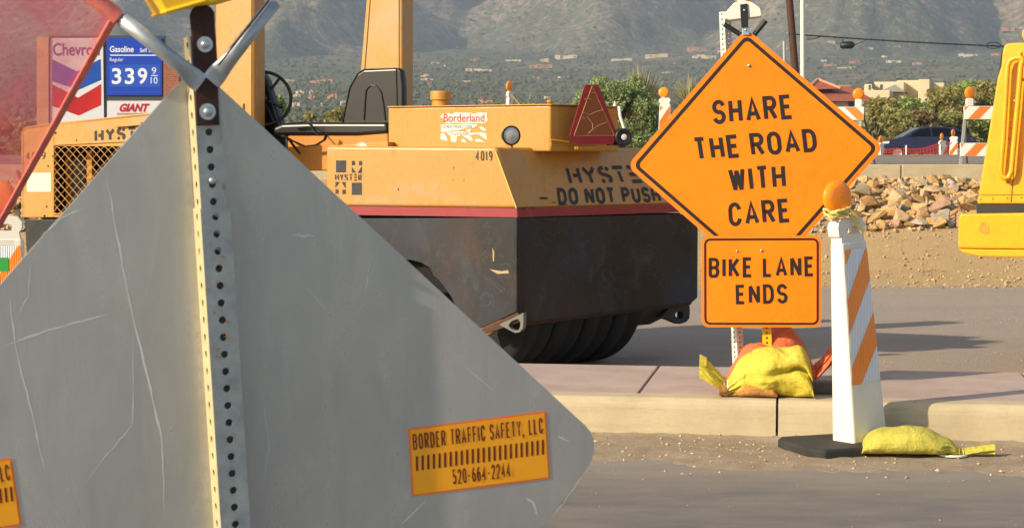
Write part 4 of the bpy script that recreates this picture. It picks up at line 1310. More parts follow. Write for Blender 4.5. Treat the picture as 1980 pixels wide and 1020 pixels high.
# lettering
RT = Frame(RR.at(0, zs1), R(46), 0, R(19.6))
mb = MB()
line_on(mb, 'HYSTER', RT, [(1102, 357), (1272, 353), (1256, 319), (1093, 322)], .20, .26, STENCIL, lift=.003)
line_on(mb, 'DO NOT PUSH', RT, [(1080, 397), (1279, 391), (1272, 361), (1076, 363)], .215, .30, lift=.003)
mb.build('lettering', M_stencil, up)
mb = MB()
line_on(mb, '4019', RS, [(919, 310.5), (953, 311.5), (952, 292), (920, 291)], .13, .55, lift=.002)
mb.build('fleet_number', M_stencil, up)
mb = MB()
def px_poly(fr, pts, w=.002): mb.add([fr.hit(x, y, w) for x, y in pts][::-1], [list(range(len(pts)))])
def px_rect(fr, a, b, c, d, w=.002): px_poly(fr, [(a, b), (c, b), (c, d), (a, d)], w)
px_rect(RS, 649.5, 310, 669, 333); px_rect(RS, 680, 353, 699.5, 376.5)
px_rect(RS, 680, 311, 686.3, 319.5); px_rect(RS, 693.8, 311, 700, 319.5)
px_poly(RS, [(680, 322), (688.5, 334), (680, 334)]); px_poly(RS, [(699.7, 320.5), (699.7, 334.5), (691, 334.5)])
px_poly(RS, [(648.5, 351.5), (657, 351.5), (648.5, 363)]); px_poly(RS, [(660, 351.7), (668.3, 351.7), (668.3, 364.5)])
px_rect(RS, 648.5, 366, 654.5, 374.5); px_rect(RS, 662, 366.5, 668.3, 375)
line_on(mb, 'HYSTER', RS, [(648, 349), (700, 350), (700, 336.5), (648, 336)], .21, .26, STENCIL, lift=.002)
mb.build('emblem', M_stencil, up)
# paint scars
mb = MB(); random.seed(2)
for x, y, w, h in ((1052, 383, 22, 5), (1012, 403, 14, 4), (1030, 402, 8, 3), (1092, 395, 14, 2), (877, 324, 1.5, 5), (876, 347, 1.5, 3), (897, 349, 1.5, 3), (770, 366, 1.5, 9), (1072, 391, 10, 2)):
    fr = RT if x > 1005 else RS
    n = 7; a0 = random.random()
    px_poly(fr, [(x + w / 2 * math.cos(6.28 * i / n + a0) * random.uniform(.6, 1.2), y - h / 2 * math.sin(6.28 * i / n + a0) * random.uniform(.6, 1.2)) for i in range(n)][::-1], .0035)
mb.f = [f[::-1] for f in mb.f]
mb.build('scar', M_rust, up)
mb = MB()
for pts in ([(946, 520), (970, 524), (982, 522), (984, 528), (962, 529)], [(952, 478), (956, 488), (955, 505), (953, 505)]): px_poly(RS, pts, .003)
mb.f = [f for f in mb.f]
mb.build('chip', plain('bare chip', '#a8926a', .6), hull)
# tool and tank box on the deck
RB = RS.off(0, 0, -.35)
a, b = RB.hit(750, 205), RB.hit(1065, 207)
zbx = (a.z + b.z) / 2
c2 = b + RR.u * .735; d2 = a + (c2 - b)
def at_z(p, z): return Vector((p.x, p.y, z))
mb = MB(); mb.hexa([at_z(p, zbx) for p in (b, c2, d2, a)], [at_z(p, zt - .03) for p in (b, c2, d2, a)])
bx = mb.build('tank_box', M_ry2, rl, .012, 3)
mb = MB(); mb.hexa([at_z(p, zbx + .010) for p in (b + RS.n * .012 + RS.u * .01, c2 + RR.n * .012, d2, a + RS.n * .012)], [at_z(p, zbx + .0015) for p in (b + RS.n * .012 + RS.u * .01, c2 + RR.n * .012, d2, a + RS.n * .012)])
mb.build('box_lid', worn('box lid', '#c08d36', '#8a5a2a', .7, .5, 12), bx, .003)
# torn sticker
M_paper = worn('torn white sticker', '#cfcac0', '#b9b2a4', .5, .6, 20)
mb = MB()
for pts in ([(851, 225), (856, 220), (868, 218.5), (874, 221), (880, 217.5), (910, 218), (916, 220.5), (925, 217.5), (942, 218), (941, 224), (943, 233), (936, 238.5), (880, 237.5), (861, 238), (857, 230)],
            [(852, 241), (868, 239.5), (884, 240.5), (898, 239), (924, 241), (915, 247.5), (898, 248.5), (886, 252), (872, 253), (864, 256), (853, 255)],
            [(927, 244), (934, 246), (941, 252), (936, 253.5), (928, 249)], [(902, 250), (912, 249.5), (908, 255), (902, 253.5)],
            [(864, 257), (874, 254.5), (893, 254), (912, 257), (928, 255.5), (940, 258), (942, 270), (934, 266), (925, 259.5), (908, 261), (915, 270), (912, 273), (900, 266), (893, 262), (884, 264), (882, 275), (872, 273.5), (871, 263)],
            [(852, 258), (858, 257.5), (864, 265), (865, 272.5), (852, 270)], [(893, 268), (899, 270), (902, 275.5), (892, 274)], [(918, 270), (925, 268), (938, 274.5), (920, 274)]):
    px_poly(RB, pts, .002)
stp = mb.build('sticker', M_paper, bx)
mb = MB(); line_on(mb, 'Borderland', RB, [(858, 236), (937, 236), (937, 220), (858, 220)], font=True, bold=.012, lift=.0032); mb.build('lettering', plain('faded red print', '#9c3417', .6, var=.2, scale=40), stp)
mb = MB(); line_on(mb, 'CONSTRUCTION', RB, [(854, 248), (912, 248), (912, 242), (854, 242)], .14, .4, lift=.0032); mb.build('small_print', plain('grey print', '#4b4a48', .6, var=.3, scale=60), stp); mb = MB(); line_on(mb, 'TUCSON', RB, [(872, 262), (906, 262), (906, 256), (872, 256)], .14, .4, lift=.0032)
mb.build('small_print', plain('grey print', '#4b4a48', .6, var=.3, scale=60), stp)
# filler cap
fc = P(852.5, 203, 13.35); rc = 20.5 * 13.35 / 3500
mb = MB(); M = Mz((fc.x, fc.y, zbx))
mb.lathe([(rc * .82, 0), (rc * .82, .05), (rc, .055), (rc, .105), (rc * .95, .118), (0, .120)], M, 28, sharp=(1, 2, 3)); mb.build('filler_cap', M_ry2, bx, .002)
# work lamp
lc = P(987, 262, 12.55); ld = Vector((.42, -.9, .0)).normalized(); M = Mdir(lc, ld)
mb = MB(); mb.lathe([(0, -.085), (.026, -.08), (.045, -.058), (.058, -.02), (.0685, .006), (.0685, .02), (.060, .022)], M, 28, sharp=(4, 5)); wl = mb.build('work_lamp', M_black, rl)
def mat_lampglass():
    t = NT('work lamp glass'); w = t.noise(60, 3, .6, (4, 1, 1)); return t.bsdf(t.ramp(w, [(.3, '#a9a9a4'), (.7, '#d9d6cc')]), .18, .3, w, .4, .003, coat=.6)
mb = MB(); mb.lathe([(.059, .016), (.03, .023), (0, .025)], M, 28); mb.build('lens', mat_lampglass(), wl)
mb = MB(); mb.box(Mz((lc.x - .01, lc.y + .03, zt - .01), R(-25)), .05, .03, .05); mb.build('bracket', M_rdark, wl, .004)
# slow vehicle triangle
SV = Frame(P(1148, 270, 13.0), R(30))
mb = MB(); mb.prism([SV.hit(x, y) for x, y in ((1131, 164), (1157, 164), (1195, 263), (1185, 279), (1111, 278), (1101, 264))], SV.n * -.004); sv = mb.build('triangle_board', plain('dull red reflector', '#a01822', .45, var=.12, scale=20), rl, .001)
mb = MB(); px_poly(SV, [(1144.5, 167), (1187, 261.5), (1111, 261.5)], .0015); mb.build('triangle_centre', worn('faded orange reflector', '#8f4a18', '#a05d28', .5, .5, 9), sv)
mb = MB()
for pts in ([(1140, 178), (1152, 180)], [(1130, 192), (1139, 190), (1144, 193)], [(1126, 217), (1140, 222), (1152, 216), (1168, 212)], [(1136, 226), (1146, 240), (1146, 250), (1138, 258)], [(1174, 236), (1158, 242), (1146, 250)], [(1122, 226), (1131, 228)]):
    for p, q in zip(pts, pts[1:]): mb.tube([SV.hit(*p, .002), SV.hit(*q, .002)], .0022, 5)
for p, q in (((1145, 166), (1110, 262)), ((1145, 166), (1188, 262)), ((1110, 262), (1188, 262))): mb.tube([SV.hit(*p, .0015), SV.hit(*q, .0015)], .002, 4)
mb.build('peeling_edge', plain('peeling film', '#c19a5c', .6), sv)
mb = MB(); mb.box(SV.mat(0, -.07, -.03), .26, .05, .02); mb.tube([SV.hit(1100, 275, -.02), SV.hit(1065, 270, -.02), SV.hit(1066, 283, -.02)], .006, 6); mb.build('bracket', M_rdark, sv)
# reversing alarm and vent pipe
ac = P(1206, 265, 13.1); M = Mdir(ac, (.25, -.95, 0)); mb = MB()
mb.lathe([(.046, -.07), (.064, -.05), (.064, .0), (.058, .008), (.02, .009), (.02, .003), (0, .003)], M, 24, sharp=(1, 2, 3)); al = mb.build('reversing_alarm', M_black, rl)
mb = MB(); mb.prism([SV.hit(x, y, -.02) for x, y in ((1184, 281), (1190, 252), (1200, 250), (1212, 281))], SV.n * -.08); mb.build('alarm_foot', M_black, al, .004)
mb = MB(); mb.lathe([(.022, .011), (.018, .013), (0, .013)], M, 16); mb.build('alarm_grille', M_white, al)
mb = MB(); mb.tube([P(1197, 206, 13.3), P(1199, 225, 13.28), P(1207, 250, 13.25)], [.012, .012, .010], 10); mb.lathe([(.016, 0), (.003, .035)], Mz(P(1189, 205, 13.3)), 10); mb.build('vent_pipe', M_white, rl)
mb = MB(); mb.lathe([(.014, 0), (.014, .02), (.022, .022), (.022, .04), (0, .045)], Mz((*P(1063, 205, 13.0).xy, zbx)), 14); mb.build('breather', M_rdark, bx)
# seat pedestal, seats, belt, wheel
RD = RS.off(0, 0, -.60)
mb = MB(); mb.prism([RD.hit(x, y) for x, y in ((556, 248), (750, 246), (752, 330), (556, 330))][::-1], RS.n * -.9); mb.build('seat_pedestal', M_rdark, rl, .012)
mb = MB(); mb.prism([RS.hit(x, y, -.25) for x, y in ((640, 285), (640, 281.5), (750, 274), (750, 287))][::-1], RS.n * -.3); mb.build('deck_plate', M_ry2, rl, .004)
mb = MB()
RD2 = RS.off(0, 0, -.58)
mb.prism([RD2.hit(x, y) for x, y in ((528, 263), (526, 246), (545, 238), (600, 236), (660, 236), (749, 236), (752, 258), (690, 263), (620, 263))][::-1], RS.n * -.5)
st1 = mb.build('seat', M_vinyl, rl, .03, 4)
mb = MB()
RD3 = RS.off(0, 0, -.66)
o = [(660, 240), (666, 205), (674, 172), (680, 156), (690, 143), (702, 134), (770, 131), (777, 137), (780, 170), (780, 240)]
mb.prism([RD3.hit(x, y) for x, y in o][::-1], RS.n * -.07)
sb = mb.build('backrest', M_vinyl, rl, .022, 4)
mb = MB(); mb.tube([RD3.hit(x, y, .002) for x, y in ((704, 232), (706, 195), (708, 174), (716, 165), (727, 166), (737, 178), (742, 205), (745, 232))], .007, 8); mb.tube([RD3.hit(x, y, .002) for x, y in ((662, 238), (676, 170), (692, 142), (704, 134), (768, 132))], .005, 8); mb.tube([RD3.hit(x, y, .002) for x, y in ((766, 134), (767, 170), (768, 236))], .005, 8)
mb.build('piping', M_vinyl, sb)
mb = MB(); RD4 = RS.off(0, 0, -.85)
o = [(490, 138), (507, 141), (515, 155), (524, 185), (533, 212), (541, 236), (552, 262), (575, 300), (490, 300)]
mb.prism([RD4.hit(x, y) for x, y in o][::-1], RS.n * -.09); mb.build('backrest', M_vinyl, rl, .02, 3)
mb = MB(); pt = lambda x, y, w=-.50: RS.hit(x, y, w)
for path in ([(556, 239), (575, 237), (590, 236), (602, 242), (608, 252), (618, 262)], [(548, 262), (565, 272), (590, 283), (612, 280), (628, 270), (632, 258)], [(545, 262), (558, 268), (568, 282), (580, 297)]):
    mb.tube([pt(x, y) for x, y in path], .022, 8, flat=[.25] * len(path))
mb.build('seat_belt', plain('black webbing', '#111214', .7), rl)
wc = P(510, 190, 14.45); Fw = Frame(wc, R(10), 0, R(12)); rw = 52 * 14.45 / 3500; mb = MB()
mb.tube([Fw.at(rw * math.cos(a), rw * math.sin(a)) for a in [2 * math.pi * i / 44 for i in range(44)]], .0135, 10, close=True)
for a in (52, 172, 292): mb.tube([Fw.at(0, 0, -.03), Fw.at(rw * math.cos(R(a)), rw * math.sin(R(a)))], .011, 8)
mb.lathe([(.04, -.03), (.03, .01), (0, .015)], Mdir(wc, Fw.n), 14); sw = mb.build('steering_wheel', M_black, rl)
mb = MB(); mb.tube([wc - Fw.n * .03, P(556, 262, 14.6)], .028, 10); mb.tube([P(520, 196, 14.4), P(541, 205, 14.4)], .012, 8); mb.lathe([(0, -.02), (.018, -.012), (.022, 0), (.018, .012), (0, .02)], Mz(P(543, 206, 14.4)), 12); mb.build('steering_column', M_black, sw)
# white gauge cap beside the deck plate
gc = P(698, 283, 13.25); mb = MB(); mb.lathe([(.052, -.012), (.055, 0), (.048, .008), (.046, .004), (0, .005)], Mdir(gc - Vector((0, 0, .022)), (-.3, -.9, .25)), 24, sharp=(1, 2)); mb.build('tank_cap', M_white, rl)
# roll-over posts and canopy
def post(quad, w, depth, name, bead):
    f = RS.off(0, 0, w); q = [f.hit(x, y) for x, y in quad]; m = MB(); m.prism(q[::-1] if True else q, RS.n * -depth)
    o = m.build(name, M_ry, rl, .02, 3); m = MB()
    for (p0, p1) in bead: m.tube([f.hit(*p0, .002), f.hit(*p1, .002)], .006, 8)
    m.build('edge_bead', M_ry, o)
    return q
qa = post([(416, 345), (491, 345), (491, -30), (416, -30)], -.62, .17, 'canopy_post', [((486, 300), (486, -90))])
qb = post([(683, 290), (778, 290), (778, -30), (710, -30)], -.95, .19, 'canopy_post', [((694, 270), (722, -90)), ((771, 270), (771, -90))])
zc = max(q.z for q in qa + qb) - .05
for k in (-1.25,):
    pass
# engine cowl with expanded metal grille
RC = RS.off(0, 0, -.06); mb = MB()
H_ = lambda x, y, w=0.0: RC.hit(x, y, w)
top_y = lambda x: 244 - (x - 45) * .112 if x < 110 else 236.7 - (x - 110) * .102
for poly in ([(41, 420), (41, 258), (44, 249), (52, 245), (104, top_y(104)), (104, 420)], [(104, 283), (104, top_y(104)), (250, top_y(250)), (470, top_y(470)), (470, 283)], [(104, 420), (104, 412), (470, 412), (470, 420)], [(330, 412), (330, 283), (470, 283), (470, 412)]):
    mb.prism([H_(x, y) for x, y in poly][::-1] if poly[0][0] != 41 else [H_(x, y) for x, y in poly], RS.n * -.03)
cw = mb.build('cowl', M_ry, rl, .004)
mb = MB(); lt = [(44, 250), (52, 246), (104, top_y(104) + 1), (330, top_y(330) + 1)]
for p, q in zip(lt, lt[1:]):
    a, b = H_(*p), H_(*q); mb.hexa([a, b, b - RS.n * 1.0, a - RS.n * 1.0], [x - Vector((0, 0, .02)) for x in (a, b, b - RS.n * 1.25, a - RS.n * 1.25)])
a, b = H_(43, 250), H_(43, 420); mb.prism([a, b, b - RS.n * 1.25, a - RS.n * 1.25], RS.u * .02)
mb.build('cowl_top', M_ry, rl, .004)
mb = MB(); mb.prism([H_(x, y, -.42) for x, y in ((95, 425), (95, 262), (470, 262), (470, 425))], RS.n * -.02); mb.build('engine_bay', M_rblack_in, cw)
mb = MB(); mb.box(Mz(H_(133, 412, -.18), R(-25)), .035, .03, .5); mb.box(Mz(H_(176, 412, -.2), R(-25)), .05, .03, .5); mb.build('bay_rib', M_rdark, cw)
mb = MB(); mb.lathe([(.09, 0), (.09, .38), (.06, .42), (0, .42)], Mz(H_(155, 405, -.28)), 20, sharp=(1,)); mb.build('air_filter', plain('green-grey filter', '#55605a', .6, var=.3), cw)
mb = MB(); px0, px1, py0, py1 = 103.0, 334.0, 285.0, 414.0; cwid, chgt = 15.2, 8.6
rows = int((py1 - py0) / chgt) + 1
for r_ in range(rows + 1):
    y = py0 + r_ * chgt; s = 1 if r_ % 2 else -1; path = []; n = int((px1 - px0) / (cwid / 2))
    for i in range(n + 1):
        path.append(H_(px0 + i * cwid / 2, min(py1, max(py0 - 2, y + s * (chgt / 2) * (1 if i % 2 else -1))), .006))
    mb.tube(path, .0042, 4, flat=[1.0] * len(path))
mb.build('grille', M_ry, cw)
mb = MB(); px_rect(RC, 183, 333, 186, 333); mb = MB()
line_on(mb, 'HYSTER', RC, [(183, 275), (306, 266), (306, 241), (183, 250)], .24, .28, STENCIL, lift=.003); mb.build('lettering', plain('black stencil', '#17130f', .6), cw)
mb = MB(); line_on(mb, '4019', RC, [(50, 309), (88, 308), (88, 293), (50, 294)], .13, .55, lift=.003); mb.build('fleet_number', M_stencil, cw)
mb = MB(); px_rect(RC, 52, 334, 98.5, 370.5, .002); lb = mb.build('label', plain('cream data label', '#d8cfb4', .5, var=.08, scale=30), cw)
mb = MB()
for x, y, r_ in ((107, 257, .010), (93, 321, .006), (90, 399, .007), (86, 417, .009), (102, 302, .006), (148, 271, .006), (186, 269, .006)): mb.lathe([(r_, 0), (r_ * .8, .006), (0, .007)], Mdir(H_(x, y, .001), RS.n), 12)
mb.build('bolt_row', M_rust, cw)
mb = MB(); mb.prism([H_(x, y, .012) for x, y in ((104, 281), (104, 277), (330, 266), (330, 270))][::-1], RS.n * -.01); mb.prism([H_(x, y, .03) for x, y in ((221, 246), (222, 240), (272, 236), (272, 242))][::-1], RS.n * -.05); mb.build('flange', M_ry, cw, .002)
# tow eyes
def eye(fr, outer, inner, depth, name='tow_eye', mat=None):
    m = MB(); n = len(outer); A = [fr.hit(*p) for p in outer]; B = [fr.hit(*p) for p in inner]
    dv = fr.n * -depth
    if (A[1] - A[0]).cross(A[2] - A[1]).dot(fr.n) < 0: A.reverse(); B.reverse()
    ring(m, A, B); ring(m, [p + dv for p in B], [p + dv for p in A])
    m.add(A + [p + dv for p in A], [(i, n + i, n + (i + 1) % n, (i + 1) % n) for i in range(n)])
    m.add(B + [p + dv for p in B], [(i, (i + 1) % n, n + (i + 1) % n, n + i) for i in range(n)])
    return m.build(name, mat or M_rust, rl)
M_eye = worn('worn grey steel', '#6d6a60', '#8a8474', .5, .6, 12)
eye(RS.off(0, 0, .02), [(965, 627), (988, 616), (1012, 604), (1012, 622), (1011, 634), (1004, 642), (995, 643), (980, 635)], [(983, 629), (988, 621), (1000, 616), (1006, 621), (1006, 630), (1003, 637), (996, 639), (988, 635)], .05, mat=M_eye)
eye(RR.off(0, 0, -.05), [(1278, 612), (1300, 590), (1333, 586), (1334, 600), (1333, 615), (1327, 622), (1315, 626), (1300, 620)], [(1305, 608), (1309, 602), (1316, 601), (1321, 604), (1321, 612), (1318, 616), (1312, 615), (1307, 612)], .06, mat=M_rblack)
# tyres
def tyre(c, ax):
    m = MB(); Rr, w = .52, .148
    prof = [(.24, -w * .7), (.30, -w * .95), (.40, -w * 1.02), (Rr - .035, -w), (Rr - .006, -w * .9), (Rr, -w * .7), (Rr, -w * .12), (Rr - .006, -w * .1), (Rr - .006, w * .1), (Rr, w * .12), (Rr, w * .7), (Rr - .006, w * .9), (Rr - .035, w), (.40, w * 1.02), (.30, w * .95), (.24, w * .7)]
    m.lathe(prof, Mdir(c, ax), 56); o = m.build('tyre', M_tyre, rl)
    m = MB(); m.lathe([(.245, -w * .72), (.22, -w * .3), (.06, -w * .4), (0, -w * .4)], Mdir(c, ax), 24); m.lathe([(0, w * .4), (.06, w * .4), (.22, w * .3), (.245, w * .72)], Mdir(c, ax), 24); m.build('rim', M_ry2, o)
tc = P(1122, 570, 13.9); tc.z = .318
for k in range(4): tyre(tc - RR.u * (.325 * k), RR.u)
for k in range(4): tyre(tc - RR.u * (.325 * k) - RS.u * 2.95, RR.u)
mb = MB()
for s in (0, -2.95): mb.tube([tc + RS.u * s - RR.u * 1.1, tc + RS.u * s + RR.u * .1], .06, 10)
mb.build('axle', M_rblack_in, rl)

# ================================================================ the excavator at the right edge
M_cy = worn('excavator yellow paint', '#e6a50c', '#d69a18', .6, .38, 1.2, fine=20, coat=.25)
M_cdk = plain('black rubber seal', '#2a2a26', .7, var=.2)
EF = Frame(P(1900, 450, 13.0), R(-24))
ex = thing('excavator', 'bright yellow tail of an excavator with a grab rail, cut off by the right edge', 'excavator', (P(2100, 640, 13.6).x, 13.6, -.2))
eh = lambda x, y, w=0.0: EF.hit(x, y, w)
mb = MB(); o = [(1889, 394), (1929, 150), (1936, 128), (1939, 98), (1942, 88), (1948, 84), (1960, 83), (2330, 76), (2330, 394)]
mb.prism([eh(x, y) for x, y in o], EF.n * -1.3); hs = mb.build('engine_house', M_cy, ex, .018, 4)
mb = MB(); mb.prism([eh(x, y, -.012) for x, y in ((1888, 412), (1888, 395), (2330, 392), (2330, 412))], EF.n * -1.2); mb.build('seal', M_cdk, ex, .004)
mb = MB(); mb.prism([eh(x, y, .03) for x, y in ((1852, 480), (1853, 422), (1857, 413), (2330, 407), (2330, 486))], EF.n * -1.5); cwt = mb.build('counterweight', M_cy, ex, .014, 4)
mb = MB(); n = 12; mb.add([eh(1903 + 12 * math.cos(-6.283 * i / n) * random.uniform(.7, 1.1), 442 + 13 * math.sin(-6.283 * i / n) * random.uniform(.7, 1.1), .032) for i in range(n)], [list(range(n))]); mb.build('grease_mark', plain('grease smudge', '#b08a1c', .6, var=.2, scale=30), cwt)
mb = MB(); mb.prism([eh(x, y, .024) for x, y in ((1853, 481), (1862, 489), (1880, 493), (1895, 496), (2330, 503), (2330, 486.5))], EF.n * -1.45); mb.build('counterweight_lip', M_cy, cwt, .01, 3)
mb = MB(); mb.tube([eh(x, y, .06) for x, y in ((1975, 112), (1962, 112), (1952, 118), (1948, 130), (1944, 200), (1940, 270), (1935, 325), (1936, 338), (1942, 345), (1951, 342), (1956, 330), (1962, 262), (1968, 200), (1974, 128), (1977, 114), (1974, 111))], .019, 10); mb.build('grab_rail', M_cy, hs)
mb = MB()
for x, y in ((1972, 106), (1946, 350), (1975, 152), (1962, 195), (1955, 245), (1952, 266)): mb.lathe([(.012, 0), (.012, .012), (.007, .016), (0, .017)], Mdir(eh(x, y, .004), EF.n), 12)
mb.build('bolt_row', M_cy, hs)
mb = MB(); mb.tube([eh(x, y, .001) for x, y in ((1955, 390), (1963, 290), (1972, 150), (1976, 100))], .004, 6); mb.tube([eh(1892, 377, .001), eh(2330, 374, .001)], .003, 6)
for x, y in ((1896, 385), (1920, 384), (1948, 383), (1975, 382)): mb.lathe([(.006, 0), (.004, .003), (0, .003)], Mdir(eh(x, y, .001), EF.n), 8)
mb.build('door_seam', plain('shut line', '#8a6406', .7), hs)
mb = MB(); mb.prism([eh(x, y, -.02) for x, y in ((1928, 152), (1933, 128), (1937, 98), (1941, 92), (1942, 128), (1936, 152))], EF.n * -.3); mb.build('rear_seal', M_cdk, hs)
mb = MB(); mb.prism([eh(x, y, .10) for x, y in ((1976, 70), (1976, 58), (2040, 54), (2040, 84), (1982, 84))], EF.n * -.5); mb.build('exhaust_cover', M_cy, hs, .01)
mb = MB(); mb.prism([eh(x, y, .05) for x, y in ((1984, 320), (1983, 250), (1990, 238), (2110, 236), (2110, 330), (1992, 332))], EF.n * -.05); mb.build('door', M_cy, hs, .01)
e = P(2330, 640, 13.9)
mb = MB(); mb.lathe([(.5, .18), (.5, .62)], Mz((e.x, e.y + .2, 0)), 24); mb.box(Mz((e.x, e.y + .2, -.02), R(-24)), 1.6, .7, .3); mb.build('undercarriage', M_cdk, ex)
for s in (-1, 1):
    m = MB(); c = Vector((e.x, e.y + .2, -.195)) + EF.n * (.75 * s); pts = []
    for i in range(28):
        a = 2 * math.pi * i / 28; pts.append(c + EF.u * (1.0 * (1 if math.cos(a) > 0 else -1) * .62 + .3 * math.cos(a)) + Vector((0, 0, .30 + .30 * math.sin(a))))
    m.prism(pts, EF.n * .4); m.build('track', M_rubber, ex, .01)

# ================================================================ beyond the bank: channelizers, barricades, fence
def gz(p): return Vector((p.x, p.y, ground_z(p.x, p.y)))
G_CH = 'channelizers around the works'
def far_ch(px, y, yaw, label, k=1.0, lamp_yaw=0.0, lean=0.0, zoff=0.0):
    b = P(px, 300, y); b = gz(b); b.z += zoff
    return channelizer(b, yaw, label, G_CH, lean=lean, detailed=False, lamp_yaw=lamp_yaw, lampk=k, base_on=True)
# heights are set so that the lamps stand where the ground lifts them
def far_ch_top(px, ytop, y, yaw, label, **kw):
    b = P(px, ytop, y); b.z -= 1.25
    return channelizer(b, yaw, label, G_CH, detailed=False, **kw)
far_ch_top(1286, 169, 29.5, R(-8), 'white and orange channelizer with amber lamp in front of the rounded green shrub', lamp_yaw=R(-5), wid=.24)
far_ch_top(986, 157, 29.5, R(62), 'channelizer seen edge on behind the yellow roller tank box, amber lamp on top', lamp_yaw=R(58), wid=.22)
far_ch_top(1709, 262, 40.0, R(48), 'small channelizer at the right corner of the lettered sign, before the dark blue car', lamp_yaw=R(52), lean=R(-3), wid=.24)
far_ch_top(1829, 257, 41.0, R(30), 'leaning channelizer with a faded striped face before the dark blue car, left of a pair', lamp_yaw=R(60), lean=R(-4), wid=.26)
far_ch_top(1842, 250, 43.5, R(-14), 'white channelizer with orange stripes before the dark blue car, right of a pair', lamp_yaw=R(50), lean=R(2), wid=.24)
mb = MB(); mb.tube([P(988, 183, 29.4), P(1003, 200, 29.4), P(1022, 222, 29.4)], .006, 5)
tag(mb.build('tape_strand', plain('yellow tape', '#d8c020', .5)), 'thin yellow tape hanging off the edge-on channelizer behind the roller', 'tape')

M_bar_w = plain('white barricade board', '#e6e0d2', .5, var=.05)
M_bar_o = plain('orange barricade stripe', '#ee7a2c', .45, var=.06)
M_frame = plain('pale barricade leg', '#a7a79e', .55, .3, var=.12)
def barricade(label, x_px, y_top, y, w_px, yaw, lamp_at, lean=0.0, boards=2, slope=1.0):
    f = Frame(P(x_px, y_top, y), yaw); W = w_px * y / FPX; Hb = .205
    base = f.at(W / 2, 0); base.z = ground_z(base.x, base.y)
    th = thing('barricade', label, 'barricade', base, 'striped barricades')
    tot = f.o.z - base.z
    ft = Frame(f.o, yaw, 0, R(7))
    for i in range(boards):
        v1 = -.57 * i; u0 = -.075 * i - .0 
        g = ft.off(u0, v1 - Hb, 0)
        m = MB(); m.prism([g.at(0, 0), g.at(W, 0), g.at(W, Hb), g.at(0, Hb)], g.n * -.025); b = m.build('board', M_bar_w, th, .004)
        stripes(g, .006, W - .006, .006, Hb - .006, .0025, M_bar_o, b, .36, slope, .05)
    for u in (.01, W - .06):
        m = MB()
        m.prism([ft.at(u + .02, .03, -.026), ft.at(u + .06, .03, -.026), ft.at(u - .06, -tot / math.cos(R(7)), -.026), ft.at(u - .10, -tot / math.cos(R(7)), -.026)], ft.n * -.03); m.build('leg', M_frame, th)
        m = MB(); t0 = ft.at(u + .03, .0, -.06); e = f.at(u + .25, -tot + .01, -.55)
        m.tube([t0, e], .016, 6); m.build('leg', plain('grey rear leg', '#5e625f', .6, .3), th)
    m = MB(); lp = ft.at(lamp_at, .0, -.035); m.box(Mz(lp, yaw), .11, .08, .12); c = m.build('lamp_case', M_white, th, .012)
    m2 = MB(); m2.lathe([(.03, 0), (.03, .03), (.012, .03), (.012, .005)], Mdir(lp + ft.u * .06 + Vector((0, 0, .07)) , ft.n), 12); m2.build('lamp_bracket', M_galv_clean, c)
    warning_lamp(lp + Vector((0, 0, .115)), yaw + R(18), c, .088)
    return th
barricade('white and orange striped barricade beside the excavator, amber lamp on its left post', 1864, 205, 27.9, 150, R(6), .10, slope=1.0)
barricade('white and orange striped barricade partly hidden by the right shoulder of the lettered sign', 1560, 207, 28.6, 108, R(-10), .80, slope=-1.0)

# orange mesh fence along the sunken strip
def mat_mesh():
    t = NT('orange plastic mesh'); return t.bsdf('#d8401c', .6, 0)
M_mesh = mat_mesh()
fe = thing('mesh_fence', 'orange plastic mesh fence sagging between white stakes before the dark blue car', 'fence', gz(P(1790, 300, 46)))
mb = MB(); top = []
for i in range(61):
    px = 1640 + (2030 - 1640) * i / 60; y = 45 + 1.5 * i / 60
    yt = 289 - 12 * math.exp(-((px - 1835) / 45) ** 2) + 1.5 * math.sin(px / 14)
    top.append((px, yt, y))
for r_ in range(11):
    mb.tube([P(px, yt, y) - Vector((0, 0, .085 * r_)) for px, yt, y in top], .011, 4)
for i in range(0, 61): 
    for h in (0, .5):
        k = min(59, i); px, yt, y = top[k]; px2, yt2, y2 = top[k + 1]
        q = P(px + (px2 - px) * h, yt, y); mb.tube([q, q - Vector((0, 0, .85))], .006, 4)
mb.build('mesh', M_mesh, fe)
for px in (1653, 1752, 1880, 1985):
    q = P(px, 283, 45.2); m = MB(); m.box(Mz((q.x, q.y, q.z - 1.05)), .035, .035, 1.08); m.build('stake', M_white, fe)

